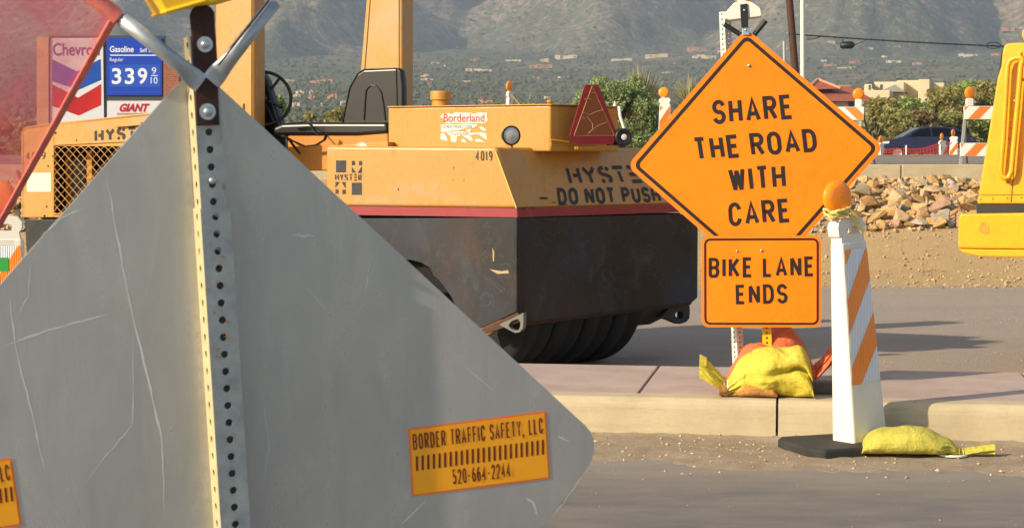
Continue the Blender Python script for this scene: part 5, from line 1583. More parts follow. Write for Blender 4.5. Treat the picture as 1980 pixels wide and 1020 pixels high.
# ---------------------------------------------------------------- the car
def build_car():
    Yc = 80.0; s = Yc / FPX
    c = P(1786, 300, Yc); z0 = P(1786, 245, Yc).z - 1.44
    th = thing('car', 'dark blue hatchback driving left behind the orange mesh fence', 'car', (c.x, Yc, z0))
    B = Matrix.Translation((c.x, Yc, z0))
    Lx = lambda x: x   # negative = front, towards the left
    M_paint = plain('dark blue car paint', '#171f45', .22, .2, var=.1, coat=.8)
    M_glass = plain('tinted glass', '#07090a', .25, 0, var=.1, spec=.25)
    prof = [(-2.15, .28), (-2.2, .5), (-2.16, .68), (-2.0, .80), (-1.25, .93), (-1.0, .97), (1.5, 1.0), (2.0, .98), (2.12, .8), (2.14, .5), (2.1, .3)]
    W = .87; m = MB()
    def sect(w, k=1.0): return [B @ Vector((x * k, w, z)) for x, z in prof]
    secs = [sect(-W * .97, .985), sect(-W, 1.0), sect(W, 1.0), sect(W * .97, .985)]
    n = len(prof)
    for a, b in zip(secs, secs[1:]): m.add(a + b, [(i, (i + 1) % n, n + (i + 1) % n, n + i) for i in range(n)])
    m.add(secs[0], [list(range(n))[::-1]]); m.add(secs[-1], [list(range(n))])
    body = m.build('body', M_paint, th, .05, 3)
    gh0 = [(-1.12, .95), (-.35, 1.38), (-.05, 1.435), (.75, 1.43), (1.35, 1.33), (2.02, .99)]
    m = MB(); n = len(gh0); A = [B @ Vector((x, -W * (.97 if z < 1.1 else .76), z)) for x, z in gh0]; C_ = [B @ Vector((x, W * (.97 if z < 1.1 else .76), z)) for x, z in gh0]
    m.add(A + C_, [(i, (i + 1) % n, n + (i + 1) % n, n + i) for i in range(n)] + [list(range(n))[::-1], [n + i for i in range(n)]])
    m.build('roof', M_paint, body, .03, 3)
    def side_pt(x, z, off=.006): 
        k = (z - 1.0) / .38; return B @ Vector((x, -(W * (.97 - .21 * max(0, min(1, k))) + off), z))
    for poly in ([(-.88, 1.02), (-.30, 1.34), (.02, 1.385), (.10, 1.385), (.12, 1.02)], [(.20, 1.02), (.18, 1.385), (.72, 1.38), (.98, 1.33), (1.10, 1.03)], [(1.20, 1.05), (1.08, 1.31), (1.32, 1.27), (1.62, 1.08)]):
        m = MB(); m.prism([side_pt(x, z, .004) for x, z in poly], (0, .012, 0)); m.build('side_window', M_glass, body)
    m = MB(); m.add([B @ Vector((x, y, z)) for x, y, z in ((-1.10, -.74, .975), (-1.10, .74, .975), (-.40, .60, 1.375), (-.40, -.60, 1.375))], [(3, 2, 1, 0)]); 
    for i, v in enumerate(m.v): m.v[i] = v + Vector((-.015, 0, .02))
    m.build('windscreen', plain('windscreen glass', '#56666a', .08, 0, var=.1, coat=.8), body)
    m = MB(); m.add([B @ Vector(v) for v in ((1.98, -.72, 1.04), (1.42, -.58, 1.33), (1.42, .58, 1.33), (1.98, .72, 1.04))], [(0, 1, 2, 3)])
    for i, v in enumerate(m.v): m.v[i] = v + Vector((.015, 0, .02))
    m.build('rear_window', M_glass, body)
    for wx in (-1.35, 1.28):
        m = MB(); M = Mdir(B @ Vector((wx, -.80, .30)), (0, -1, 0)); m.lathe([(0, -.1), (.22, -.1), (.30, -.09), (.315, -.05), (.315, .05), (.29, .085), (.21, .09)], M, 28); w = m.build('wheel', M_tyre, th); m = MB(); m.lathe([(.21, .085), (.18, .06), (.05, .075), (0, .08)], M, 16); m.build('rim', M_galv_clean, w)
        m = MB(); M = Mdir(B @ Vector((wx, .80, .30)), (0, 1, 0)); m.lathe([(0, -.1), (.22, -.1), (.30, -.09), (.315, -.05), (.315, .05), (.29, .085), (0, .09)], M, 28); m.build('wheel', M_tyre, th)
    m = MB(); q = B @ Vector((-.78, -.93, 1.0)); m.box(Mz(q), .10, .16, .12); m.build('wing_mirror', M_black, body, .03, 3)
    m = MB(); m.prism([side_pt(-2.02, .78, .002), side_pt(-1.70, .80, .03), side_pt(-1.72, .70, .03), side_pt(-2.05, .68, .002)], (0, .03, 0)); m.build('headlight', M_white, body)
    m = MB(); m.prism([side_pt(2.0, .95, -.02), side_pt(1.85, .95, .02), side_pt(1.88, .82, .02), side_pt(2.08, .82, -.02)], (0, .03, 0)); m.build('tail_light', plain('red tail light', '#7a1014', .3), body)
    m = MB(); m.tube([side_pt(.5, .90, .02), side_pt(.72, .905, .02)], .014, 6); m.build('door_handle', M_black, body)
    m = MB(); m.tube([side_pt(.16, 1.0, .006), side_pt(.16, .35, .012)], .006, 4); m.build('door_seam', M_black, body)
    return B
CB = build_car()
# driver: one continuous skinned figure behind the wheel; the side glass shows only head and shoulder
def person(B):
    pts = [((.12, -.36, .52), .15), ((.16, -.36, .72), .14), ((.14, -.36, .92), .15), ((.13, -.36, 1.02), .07), ((.10, -.36, 1.13), .085), ((.09, -.36, 1.21), .082),
           ((.10, -.55, .96), .06), ((-.12, -.57, .80), .045), ((-.38, -.48, .88), .04), ((.10, -.17, .96), .06), ((-.12, -.15, .80), .045), ((-.38, -.24, .88), .04),
           ((-.28, -.46, .55), .08), ((-.62, -.46, .35), .06), ((-.28, -.26, .55), .08), ((-.62, -.26, .35), .06)]
    ed = [(0, 1), (1, 2), (2, 3), (3, 4), (4, 5), (2, 6), (6, 7), (7, 8), (2, 9), (9, 10), (10, 11), (0, 12), (12, 13), (0, 14), (14, 15)]
    base = B @ Vector((.12, -.36, .45))
    me = bpy.data.meshes.new('person'); me.from_pydata([(B @ Vector(p)) - base for p, r_ in pts], ed, [])
    o = bpy.data.objects.new('person', me); COL.objects.link(o); o.location = base
    sk = o.modifiers.new('skin', 'SKIN'); 
    if not me.skin_vertices: 
        bm = bmesh.new(); bm.from_mesh(me); bm.verts.layers.skin.verify(); bm.to_mesh(me); bm.free()
    for v, (p, r_) in zip(me.skin_vertices[0].data, pts): v.radius = (r_, r_)
    me.skin_vertices[0].data[0].use_root = True
    o.modifiers.new('sub', 'SUBSURF').levels = 1; o.modifiers['sub'].render_levels = 1
    t = NT('driver skin and shirt'); sp = t.n('SeparateXYZ'); t.l(t.co.outputs['Object'], sp.inputs[0])
    me.materials.append(t.bsdf(t.ramp(t.math('MULTIPLY', sp.outputs['Z'], 1.0), [(.57, '#4f4a45'), (.58, '#b98a6c')], 'CONSTANT'), .7))
    tag(o, 'driver in a dark top seen through the side window of the dark blue car', 'person')
    m = MB(); M = Matrix.Translation(B @ Vector((.115, -.36, 1.20))); m.lathe([(.094, -.02), (.095, .02), (.078, .065), (.04, .09), (0, .097)], M, 16); m.build('hair', plain('grey hair', '#7a746a', .8), o)
person(CB)

# ---------------------------------------------------------------- poles and cable
M_wood = worn('brown pole wood', '#4a2b1a', '#6b4429', .5, .85, 2, stretch=(6, 6, .25))
def pole(label, name, px_top, px_bot, y, r0, r1, mat, ztop, parts=True):
    b = P(px_bot[0], px_bot[1], y); t_ = P(px_top[0], px_top[1], y); d = (t_ - b).normalized()
    g = ground_z(b.x, y) - .3; b0 = b + d * ((g - b.z) / d.z); t0 = b + d * ((ztop - b.z) / d.z)
    th = thing(name, label, 'pole', b0 + Vector((0, 0, .3)))
    m = MB(); m.tube([b0 + (t0 - b0) * (i / 8) for i in range(9)], [r0 + (r1 - r0) * i / 8 for i in range(9)], 16); m.build('shaft', mat, th); return th, b0, t0
th, b0, t0 = pole('tall brown wooden utility pole leaning slightly behind the lettered sign', 'utility_pole', (1526.5, 0), (1537, 130), 62, .135, .115, M_wood, 10.5)
m = MB()
for py in (65, 95): m.lathe([(.03, 0), (.03, .05), (.012, .06)], Mdir(P(1524, py, 61.9), (-.9, -.3, .3)), 10)
m.box(Mz(t0 + Vector((0, 0, -.6))), 1.9, .1, .12); m.build('fitting', M_galv_clean, th)
pole('thin white pole right of the brown utility pole', 'lamp_pole', (1551.5, 0), (1552, 160), 48, .062, .052, plain('white painted steel pole', '#d9d6cb', .5, var=.06), 8.5)
pole('short pale stub post left of the brown utility pole', 'stub_post', (1516, 80), (1517, 130), 58, .045, .045, M_frame, P(1516, 80, 58).z)
pole('brown wooden utility pole hidden behind the excavator, holding the far end of the cable', 'utility_pole', (1998, 0), (2000, 130), 60, .135, .115, M_wood, 8.5)
cb = thing('overhead_cable', 'black overhead cable with a splice case sagging from the brown pole to the right', 'cable', P(1560, 68, 61))
m = MB(); pth = []
for i in range(41):
    t_ = i / 40; px = 1531 + (2000 - 1531) * t_; py = 66 + 26 * t_ + 10 * (t_ * (1 - t_))
    pth.append(P(px, py, 61.8 - 1.8 * t_))
m.tube(pth, .026, 6)
for i in range(3, 38, 2): m.tube([pth[i] + Vector((0, 0, .03)), pth[i] - Vector((0, 0, .03))], .035, 5)
loop = [P(1915 + 14 * math.cos(a) + 6, 88 + 6 * math.sin(a), 60.2) for a in [2 * math.pi * k / 20 for k in range(20)]]
m.tube(loop, .014, 5, close=True); m.tube([P(1560, 76, 61.7), P(1574, 75, 61.7), P(1590, 70, 61.7)], .014, 5)
m.build('cable', M_black, cb)
m = MB(); a_, b_ = P(1624, 88, 61.4), P(1652, 87, 61.3); dv = b_ - a_
m.tube([a_, a_ + dv * .08, a_ + dv * .2, a_ + dv * .8, a_ + dv * .92, b_], [.06, .09, .125, .125, .09, .06], 14); m.tube([b_, P(1664, 82, 61.3), P(1674, 78, 61.2)], .016, 6); m.tube([a_ + dv * .2, a_ + dv * .2 + Vector((0, 0, .2))], .02, 5)
m.build('splice_case', plain('black splice case', '#16180f', .5), cb)

# ---------------------------------------------------------------- price sign of the filling station
GY = 60.0; GF = Frame(P(200, 160, GY), R(4))
gs = thing('price_sign', 'tall filling station sign with a chevron emblem panel and a blue price panel', 'sign', Vector((P(200, 160, GY).x, GY, ground_z(P(200, 160, GY).x, GY))))
M_gwhite = plain('sign white', '#d6d6d6', .4, var=.03); M_gblue = plain('price panel blue', '#0f3fae', .4, var=.05)
M_gframe = plain('sign frame grey', '#46494c', .5, var=.08); M_gwt = plain('white sign lettering', '#dfe4ec', .5, var=.03)
def gq(fr, pts, w=0.0): return [fr.hit(x, y, w) for x, y in pts]
m = MB(); m.prism(gq(GF, ((95, 240), (95, 69), (318, 69), (318, 240))), GF.n * -.35); m.prism(gq(GF, ((110, 330), (110, 238), (300, 238), (300, 330)), -.05), GF.n * -.25); m.build('frame', M_gframe, gs)
m = MB(); m.prism(gq(GF, [(97, 238), (97, 77), (100, 74), (195, 73.5), (199, 76), (201, 232), (199, 236)], .06), GF.n * -.05); e1_ = m.build('emblem_panel', M_gwhite, gs)
m = MB(); m.add(gq(GF, [(101, 157), (101, 114.5), (149, 138.5), (194.5, 114), (195.5, 154.5), (151, 174)], .066), [list(range(6))[::-1]]); m.build('blue_chevron', plain('chevron blue', '#0d56b4', .4, c2='#0a3f98', scale=.8), e1_)
m = MB(); m.add(gq(GF, [(101, 205), (101, 163), (151, 189), (195.5, 162.5), (195.5, 203), (152, 223.5)], .066), [list(range(6))[::-1]]); m.build('red_chevron', plain('chevron red', '#cc1a14', .4, c2='#9c120e', scale=.8), e1_)
m = MB(); line_on(m, 'Chevron', GF, [(103, 108), (193, 108), (193, 84), (103, 83.5)], font=True, bold=.012, lift=.067); m.build('lettering', plain('navy lettering', '#1c2f86', .5), e1_)
m = MB(); m.prism(gq(GF, ((206, 184), (206, 75), (208, 73), (313, 73), (313, 184)), .06), GF.n * -.05); e2_ = m.build('price_panel', M_gblue, gs)
m = MB()
line_on(m, 'Gasoline', GF, [(213, 101.5), (259, 101.5), (259, 89.5), (213, 89.5)], font=True, bold=.02, lift=.067)
line_on(m, 'Self Serve', GF, [(271, 101.5), (309, 101.5), (309, 93.5), (271, 93.5)], font=True, bold=.01, lift=.067)
line_on(m, 'Regular', GF, [(213, 121), (239, 121), (239, 112), (213, 112)], font=True, bold=.0, lift=.067)
for ch, x in (('3', 217), ('3', 242), ('9', 267)): line_on(m, ch, GF, [(x, 163), (x + 18, 163), (x + 18, 132), (x, 132)], font=True, bold=.02, lift=.068)
line_on(m, '9', GF, [(294, 143.5), (302.5, 143.5), (302.5, 131), (294, 131)], font=True, lift=.068); line_on(m, '10', GF, [(292, 162), (305, 162), (305, 149.5), (292, 149.5)], font=True, lift=.068)
m.add(gq(GF, ((292, 145.5), (305, 145.5), (305, 147), (292, 147)), .068), [(3, 2, 1, 0)]); m.add(gq(GF, ((213, 106), (310, 106), (310, 108), (213, 108)), .068), [(3, 2, 1, 0)])
m.build('lettering', M_gwt, e2_)
m = MB(); 
for a, b, c_, d in ((212, 125, 310, 168),): m.add(gq(GF, ((a, d), (c_, d), (c_, b), (a, b)), .0645), [(0, 1, 2, 3)])
m.add(gq(GF, ((212, 177), (312, 177), (312, 178.5), (212, 178.5)), .0645), [(3, 2, 1, 0)])
m.build('digit_strip', plain('lighter blue strip', '#2452b8', .4, var=.04), e2_)
m = MB(); m.prism(gq(GF, ((207, 238), (207, 195), (313, 195), (313, 238)), .06), GF.n * -.05); e3_ = m.build('store_panel', M_gwhite, gs)
m = MB(); line_on(m, 'GIANT', GF, [(231, 216.5), (288, 216.5), (290, 200.5), (233, 200.5)], font=True, bold=.05, shear=.2, lift=.067); m.build('lettering', plain('dark red lettering', '#b01225', .5), e3_)
m = MB(); m.add(gq(GF, ((226, 222), (290, 222), (290, 218.5), (226, 218.5)), .066), [(0, 1, 2, 3)]); m.build('gold_bar', plain('gold bar', '#b98a3a', .5), e3_)
m = MB(); m.prism(gq(GF, ((71, 330), (71, 71.5), (94, 71.5), (94, 330)), .12), GF.n * -.6); m.build('side_pillar', plain('tan stucco', '#c79a70', .8, var=.08), gs)
def mat_brick():
    t = NT('brick'); b = t.n('TexBrick'); b.inputs['Color1'].default_value = lin('#8a4a32'); b.inputs['Color2'].default_value = lin('#9c5a40'); b.inputs['Mortar'].default_value = lin('#b09a84'); b.inputs['Scale'].default_value = 3.5; b.inputs['Mortar Size'].default_value = .012
    mp = t.n('Mapping'); mp.inputs['Rotation'].default_value = (R(90), 0, 0); t.l(t.co.outputs['Object'], mp.inputs[0]); t.l(mp.outputs[0], b.inputs['Vector']); return t.bsdf(b.outputs['Color'], .9)
m = MB(); m.prism(gq(GF, ((316, 330), (316, 118), (346, 118), (346, 330)), .12), GF.n * -.6); m.build('side_pillar', mat_brick(), gs)

# ---------------------------------------------------------------- houses
M_stucco = [plain('pale stucco', '#c4ae86', .9, var=.06, scale=1), plain('cream stucco', '#cfbd98', .9, var=.05, scale=1), plain('pink stucco', '#bf8f70', .9, var=.08, scale=1), plain('white stucco', '#d2c5a8', .9, var=.04, scale=1)]
M_pane = plain('dim window', '#4d4a45', .4)
M_tile = None
def mat_tile():
    t = NT('clay roof tile'); w = t.n('TexWave'); w.wave_type = 'BANDS'; w.bands_direction = 'X'; w.inputs['Scale'].default_value = 5.2; w.inputs['Distortion'].default_value = .6
    t.l(t.co.outputs['Object'], w.inputs['Vector']); n = t.noise(.9, 5, .7); n2 = t.noise(5, 4, .7)
    c = t.ramp(n, [(.3, '#b05a3a'), (.7, '#c8704c')]); c = t.mix(t.ramp(n2, [(.5, .0), (.7, .5)]), c, '#95482f'); c = t.mix(t.ramp(w.outputs['Fac'], [(.0, .4), (.3, .0)]), c, '#7a3a26')
    return t.bsdf(c, .85, 0, w.outputs['Fac'], .8, .08)
M_tile = mat_tile()
def block(m, f, u0, u1, h0, h1, dep, w0=0.0):
    m.prism([f.at(u0, h0, w0), f.at(u1, h0, w0), f.at(u1, h1, w0), f.at(u0, h1, w0)], f.n * -dep)
def hip_roof(m, f, u0, u1, h, rise, dep, over=.5):
    a = [f.at(u0 - over, h, over), f.at(u1 + over, h, over), f.at(u1 + over, h, -dep - over), f.at(u0 - over, h, -dep - over)]
    k = min(dep / 2, (u1 - u0) / 2.2); r0, r1 = f.at(u0 + k, h + rise, -dep / 2), f.at(u1 - k, h + rise, -dep / 2)
    m.add(a + [r0, r1], [(0, 1, 5, 4), (1, 2, 5), (2, 3, 4, 5), (3, 0, 4), (3, 2, 1, 0)])
HOUSES = [  # px, base py, width px, style, label
 (841, 124, 18, 'p', 'small pale house high right of the roller seat'), (858, 130, 10, 'p', 'tiny pale house just below the small one high right of the seat'),
 (912, 117, 32, 't', 'pink house with tiled roofs above the filler cap, high on the fan'), (993, 119, 34, 'l', 'long low cream house above the edge-on channelizer lamp'),
 (1053, 118, 20, 'p', 'pale two-block house left of the long white one'), (1094, 114, 48, 'w', 'long white flat-roofed house at the foot of the dark slope'),
 (1046, 132, 50, 'k', 'spread of pink stucco buildings in mid slope above the triangle board'), (926, 138, 58, 'l', 'very long thin pale wall-like house above the filler cap'),
 (822, 149, 20, 'p', 'pale house just right of the rear canopy post, upper'), (826, 155, 26, 'l', 'low pale house just right of the rear canopy post, middle'), (831, 164, 8, 'k', 'tiny pink house just right of the rear canopy post, lowest'),
 (902, 159, 18, 'l', 'small low pale house above and right of the filler cap'), (1037, 153, 14, 'k', 'orange-pink house above the tank box, mid slope'), (1090, 154, 24, 'w', 'bright cream house left of the shrub'),
 (940, 201, 34, 't', 'tiled house just above the tank box lid beside the channelizer'), (1027, 192, 9, 'w', 'tiny white house low beside the channelizer, left'), (1058, 193, 14, 'w', 'tiny white house low beside the breather cap'),
 (1202, 118, 46, 'l', 'long low cream house above the sotol plant'), (1270, 113, 50, 'p', 'stepped pale house above and right of the sotol plant'), (1345, 98, 36, 't', 'red-roofed house high left of the lettered sign'),
 (1362, 113, 50, 'w', 'wide white house beside the upper left edge of the lettered sign'), (1396, 104, 18, 'w', 'white block house touching the upper left edge of the lettered sign'), (1303, 126, 14, 'k', 'small pinkish house left of the upper left edge of the sign'), (1291, 142, 24, 'l', 'low cream house behind the top of the sotol leaves'),
 (1605, 91, 22, 'p', 'cream house just right of the white pole under the cable'), (1676, 102, 26, 'p', 'pale house under the splice case'), (1722, 96, 42, 'k', 'orange-tinted long house right of the splice case'), (1594, 110, 15, 'k', 'small pink house right of the white pole, upper'),
 (1593, 120, 12, 'w', 'tiny white house right of the white pole, middle'), (1605, 128, 26, 'k', 'pink low house right of the white pole, lower'), (1636, 133, 38, 'l', 'long cream house above the red tiled roof'), (1710, 112, 12, 'w', 'tiny white block right of centre under the cable'),
 (1728, 121, 32, 'w', 'white terraced house under the middle of the cable'), (1652, 124, 22, 't', 'tiled house between two cream houses above the red roof'), (1773, 125, 20, 'p', 'pale house alone right of the white terraced one'), (1872, 110, 38, 'w', 'white multi-level house left of the excavator'), (1925, 107, 18, 'k', 'pinkish house by the top of the excavator'), (1950, 68, 26, 't', 'red-roofed house highest at the right edge'),
 (559, 160, 24, 'p', 'pale house right of the steering wheel, uppermost'), (536, 168, 30, 'l', 'pale house behind the steering wheel rim'), (622, 161, 50, 'k', 'long pink house between wheel and seat'), (580, 182, 18, 'w', 'bright white house between wheel and seat'), (574, 191, 16, 'w', 'second bright white house, below the bright one'),
 (604, 191, 16, 'k', 'orange-pink house between wheel and seat'), (602, 182, 8, 'w', 'tiny white house between wheel and seat'), (643, 191, 24, 'k', 'arched pink house left of the backrest'), (573, 209, 16, 'w', 'small white house low right of the wheel'), (625, 207, 9, 'w', 'tiny white house low left of the backrest'), (664, 205, 10, 'w', 'tiny white house touching the left of the backrest'),
]
def hill_house(px, py, wpx, style, label, k):
    rn = random.Random(k); b, d = hill_at(px, py)
    W = wpx * .88 * d / FPX; f = Frame(b - Vector((0, 0, 1.0)), R(rn.uniform(-18, 4)))
    pal = {'p': 0, 'l': 1, 'w': 3, 'k': 2, 't': 2}[style]
    th = thing('house', label, 'house', b, 'houses across the foothills')
    unit = W; h = min(max(2.4, W * .16), 5.5); m = MB(); wn_ = MB(); rf = MB()
    cuts = {'p': 3, 'l': 3, 'w': 4, 'k': 4, 't': 3}[style]; u = -W / 2
    for i in range(cuts):
        w = W / cuts * rn.uniform(.7, 1.15) if i < cuts - 1 else W / 2 - u
        hh = h * rn.choice((.65, .8, 1.0)) * (.6 if style == 'l' else 1.0); dep = min(12, W * .5) * rn.uniform(.7, 1); off = rn.uniform(0, 2.5)
        block(m, f, u, u + w, -2.5, 1.0 + hh, dep, off)
        nwin = max(1, int(w / 4))
        for q in range(nwin):
            if rn.random() < .4:
                c = u + w * (q + .5) / nwin; s = min(1.1, w * .18); wn_.add([f.at(c - s, 1.0 + hh * .25, off + .03), f.at(c + s, 1.0 + hh * .25, off + .03), f.at(c + s, 1.0 + hh * .68, off + .03), f.at(c - s, 1.0 + hh * .68, off + .03)], [(0, 1, 2, 3)])
        if style == 't' or (style == 'k' and rn.random() < .35): hip_roof(rf, f.off(0, 0, off), u, u + w, 1.0 + hh + .05, hh * .38, dep, .4)
        u += w
    wl = m.build('wall', M_stucco[pal], th)
    if wn_.v: wn_.build('window', M_pane, wl)
    if rf.v: rf.build('roof', M_tile, th)
for k, hrow in enumerate(HOUSES): hill_house(*hrow, k)

# the two nearer houses above the road
HF = Frame(P(1640, 215, 165), R(14)); z0 = ground_z(0, 160) - .5
th = thing('house', 'house with a red clay tile roof behind the barricade and the lettered sign', 'house', (HF.o.x, HF.o.y, z0 + .5))
hp = lambda x, y: HF.uv(x, y)
m = MB(); ul, ur = hp(1560, 195)[0], hp(1686, 195)[0]; ve = hp(1640, 193)[1]; vr = hp(1640, 150)[1]
block(m, HF, ul + .4, ur - .4, z0 - HF.o.z, ve, 9); wl = m.build('wall', M_stucco[1], th)
m = MB(); a = [HF.at(ul, ve - .15, .7), HF.at(ur + .2, ve - .15, .7), HF.at(ur + .2, ve - .15, -10), HF.at(ul, ve - .15, -10)]
pk = [HF.at(hp(1572, 160)[0], hp(1590, 162)[1], -4.5), HF.at(ur - .1, hp(1680, 164)[1], -4.5)]
pk2 = HF.at(hp(1616, 150)[0], vr, -4)
m.add(a + pk, [(0, 1, 5, 4), (1, 2, 5), (2, 3, 4, 5), (3, 0, 4), (3, 2, 1, 0)])
# a second, higher hip on the left half
a2 = [HF.at(hp(1575, 190)[0], hp(1575, 172)[1], -1.6), HF.at(hp(1640, 190)[0], hp(1640, 170)[1], -1.6), HF.at(hp(1640, 190)[0], hp(1640, 170)[1], -8), HF.at(hp(1575, 190)[0], hp(1575, 172)[1], -8)]
m.add(a2 + [pk2, pk2 + HF.u * .3], [(0, 1, 5, 4), (1, 2, 5), (2, 3, 4, 5), (3, 0, 4)])
rf = m.build('roof', M_tile, th)
m = MB(); m.tube([pk[0], pk[1]], .16, 6); m.tube([pk2, a2[1]], .16, 6); m.tube([pk2, a2[0]], .16, 6); m.build('ridge_tile', plain('ridge tile', '#b98a68', .9, var=.2), rf)
m = MB()
for x in (1598, 1650): 
    c = hp(x, 200); m.add([HF.at(c[0] - .5, c[1] - .6, .05), HF.at(c[0] + .5, c[1] - .6, .05), HF.at(c[0] + .5, c[1] + .3, .05), HF.at(c[0] - .5, c[1] + .3, .05)], [(0, 1, 2, 3)])
m.build('window', M_pane, wl)
WF = Frame(P(1750, 190, 185), R(-16)); wp = lambda x, y: WF.uv(x, y)
th = thing('house', 'cream flat-roofed house with stepped parapets beside the red tiled roof', 'house', (WF.o.x, WF.o.y, z0 + .5))
def wblock(m, x0, x1, yt, dep, w0): 
    m.prism([WF.at(wp(x0, 190)[0], z0 - WF.o.z, w0), WF.at(wp(x1, 190)[0], z0 - WF.o.z, w0), WF.at(wp(x1, 190)[0], wp((x0 + x1) / 2, yt)[1], w0), WF.at(wp(x0, 190)[0], wp((x0 + x1) / 2, yt)[1], w0)], WF.n * -dep)
m = MB(); wblock(m, 1668, 1728, 178, 6, 5); wblock(m, 1676, 1694, 165, 3, 3); wblock(m, 1690, 1748, 158, 9, 0); wblock(m, 1730, 1788, 153, 9, -3.0); wblock(m, 1776, 1798, 154, 6, .5); wblock(m, 1790, 1822, 157, 8, -4)
wl = m.build('wall', M_stucco[1], th, .08)
m = MB(); g0 = [WF.at(wp(x, 190)[0], wp(x, y)[1], .6) for x, y in ((1700, 178), (1730, 164), (1752, 178))]; m.prism(g0, WF.n * -4); m.build('gable_roof', plain('grey slate', '#8b8983', .8, var=.1), th)
m = MB()
for x, y, w in ((1697, 170, 3), (1712, 171, 2.5), (1690, 172, 2)):
    c = wp(x, y); m.add([WF.at(c[0] - .06 * w, c[1] - .3, 5.06), WF.at(c[0] + .06 * w, c[1] - .3, 5.06), WF.at(c[0] + .06 * w, c[1] + .2, 5.06), WF.at(c[0] - .06 * w, c[1] + .2, 5.06)], [(0, 1, 2, 3)])
m.build('window', M_pane, wl)

# ---------------------------------------------------------------- plants
def mat_leaf(name, cols, trl=.35):
    t = NT(name); n = t.noise(2.2, 4, .7); n2 = t.noise(30, 2, .5)
    c = t.ramp(n, [(.3, cols[0]), (.55, cols[1]), (.75, cols[2])]); c = t.mix(t.ramp(n2, [(.4, .0), (.7, .35)]), c, cols[2])
    p = t.n('BsdfPrincipled'); p.inputs['Roughness'].default_value = .65; p.inputs['Specular IOR Level'].default_value = .2; t.l(c, p.inputs['Base Color'])
    tl = t.n('BsdfTranslucent'); t.l(c, tl.inputs[0]); mx = t.n('MixShader'); mx.inputs[0].default_value = trl
    t.l(p.outputs[0], mx.inputs[1]); t.l(tl.outputs[0], mx.inputs[2]); t.l(mx.outputs[0], t.out.inputs[0]); return t.m
M_bark = plain('bark', '#7d6a4c', .9, var=.3, scale=12)

def leaves(mb, c, rad, n, size, rnd, shell=.55, droop=0.0, squash=1.0, longer=1.0):
    """small leaf faces through an uneven clump"""
    for i in range(n):
        d = Vector((rnd.gauss(0, 1), rnd.gauss(0, 1), rnd.gauss(0, 1))).normalized()
        k = rnd.uniform(shell, 1.0) ** .8 * (1 + .45 * noise.noise(d * 2.3 + c))
        p = Vector(c) + Vector((d.x * rad[0], d.y * rad[1], d.z * rad[2])) * k
        a = (d * .8 + Vector((rnd.gauss(0, 1), rnd.gauss(0, 1), rnd.gauss(0, 1) - droop))).normalized()
        b = a.cross(Vector((rnd.gauss(0, 1), rnd.gauss(0, 1), rnd.gauss(0, 1)))).normalized()
        s = size * rnd.uniform(.6, 1.3)
        mb.add([p - b * s * .35, p + a * s * .55 * longer, p + b * s * .35, p - a * s * .55 * longer], [(0, 1, 2, 3)])

def tree(label, px, ytop, base, wpx, y, mat, seed, leaf=.11, nblob=16, per=330, group='desert trees behind the car', name='tree', depth=.8):
    rnd = random.Random(seed); top = P(px, ytop, y); b = P(px, base, y); b.z = ground_z(b.x, y) - .05 if y < 165 else b.z
    W = wpx * y / FPX / 2; H = top.z - b.z
    th = thing(name, label, 'tree', b, group)
    tr = MB(); cr = MB(); blobs = []
    for i in range(nblob):
        a = rnd.uniform(0, 6.28); r_ = math.sqrt(rnd.random()) * .78; hz = rnd.uniform(.22, .86)
        env = math.sin(math.pi * min(1, hz * .75 + .22)) 
        blobs.append(Vector((b.x + W * r_ * env * math.cos(a), b.y + W * depth * r_ * math.sin(a), b.z + H * hz)))
    for c in blobs:
        rr_ = W * rnd.uniform(.22, .40); rr_ = min(rr_, H * .3)
        leaves(cr, c, (rr_ * 1.15, rr_, rr_ * rnd.uniform(.6, .95)), per, leaf, rnd, .35, .2, longer=1.25)
    nst = rnd.choice((2, 3, 3))
    for s in range(nst):
        a = rnd.uniform(0, 6.28); fork = b + Vector((math.cos(a) * W * .15, math.sin(a) * W * .15, H * .25))
        tr.tube([b, (b + fork) / 2 + Vector((rnd.uniform(-.08, .08), 0, 0)), fork], [H * .022, H * .018, H * .014], 6)
        for c in blobs[s::nst]:
            mid = fork.lerp(c, .55) + Vector((rnd.uniform(-.2, .2), rnd.uniform(-.2, .2), rnd.uniform(0, .25))) * W * .3
            tr.tube([fork, mid, c], [H * .011, H * .007, H * .003], 5)
    tr.build('trunk', M_bark, th); cr.build('crown', mat, th)
    return th
M_lf1 = mat_leaf('palo verde leaf', [(0.207, 0.198, 0.055), (0.324, 0.294, 0.097), (0.441, 0.372, 0.138)])
M_lf2 = mat_leaf('mesquite leaf', [(0.194, 0.209, 0.067), (0.330, 0.320, 0.111), (0.465, 0.399, 0.148)])
M_lf3 = mat_leaf('dry brush leaf', [(0.209, 0.160, 0.075), (0.314, 0.233, 0.112), (0.398, 0.290, 0.150)])
M_lf4 = mat_leaf('bright green leaf', [(0.174, 0.245, 0.060), (0.296, 0.372, 0.099), (0.416, 0.459, 0.148)])
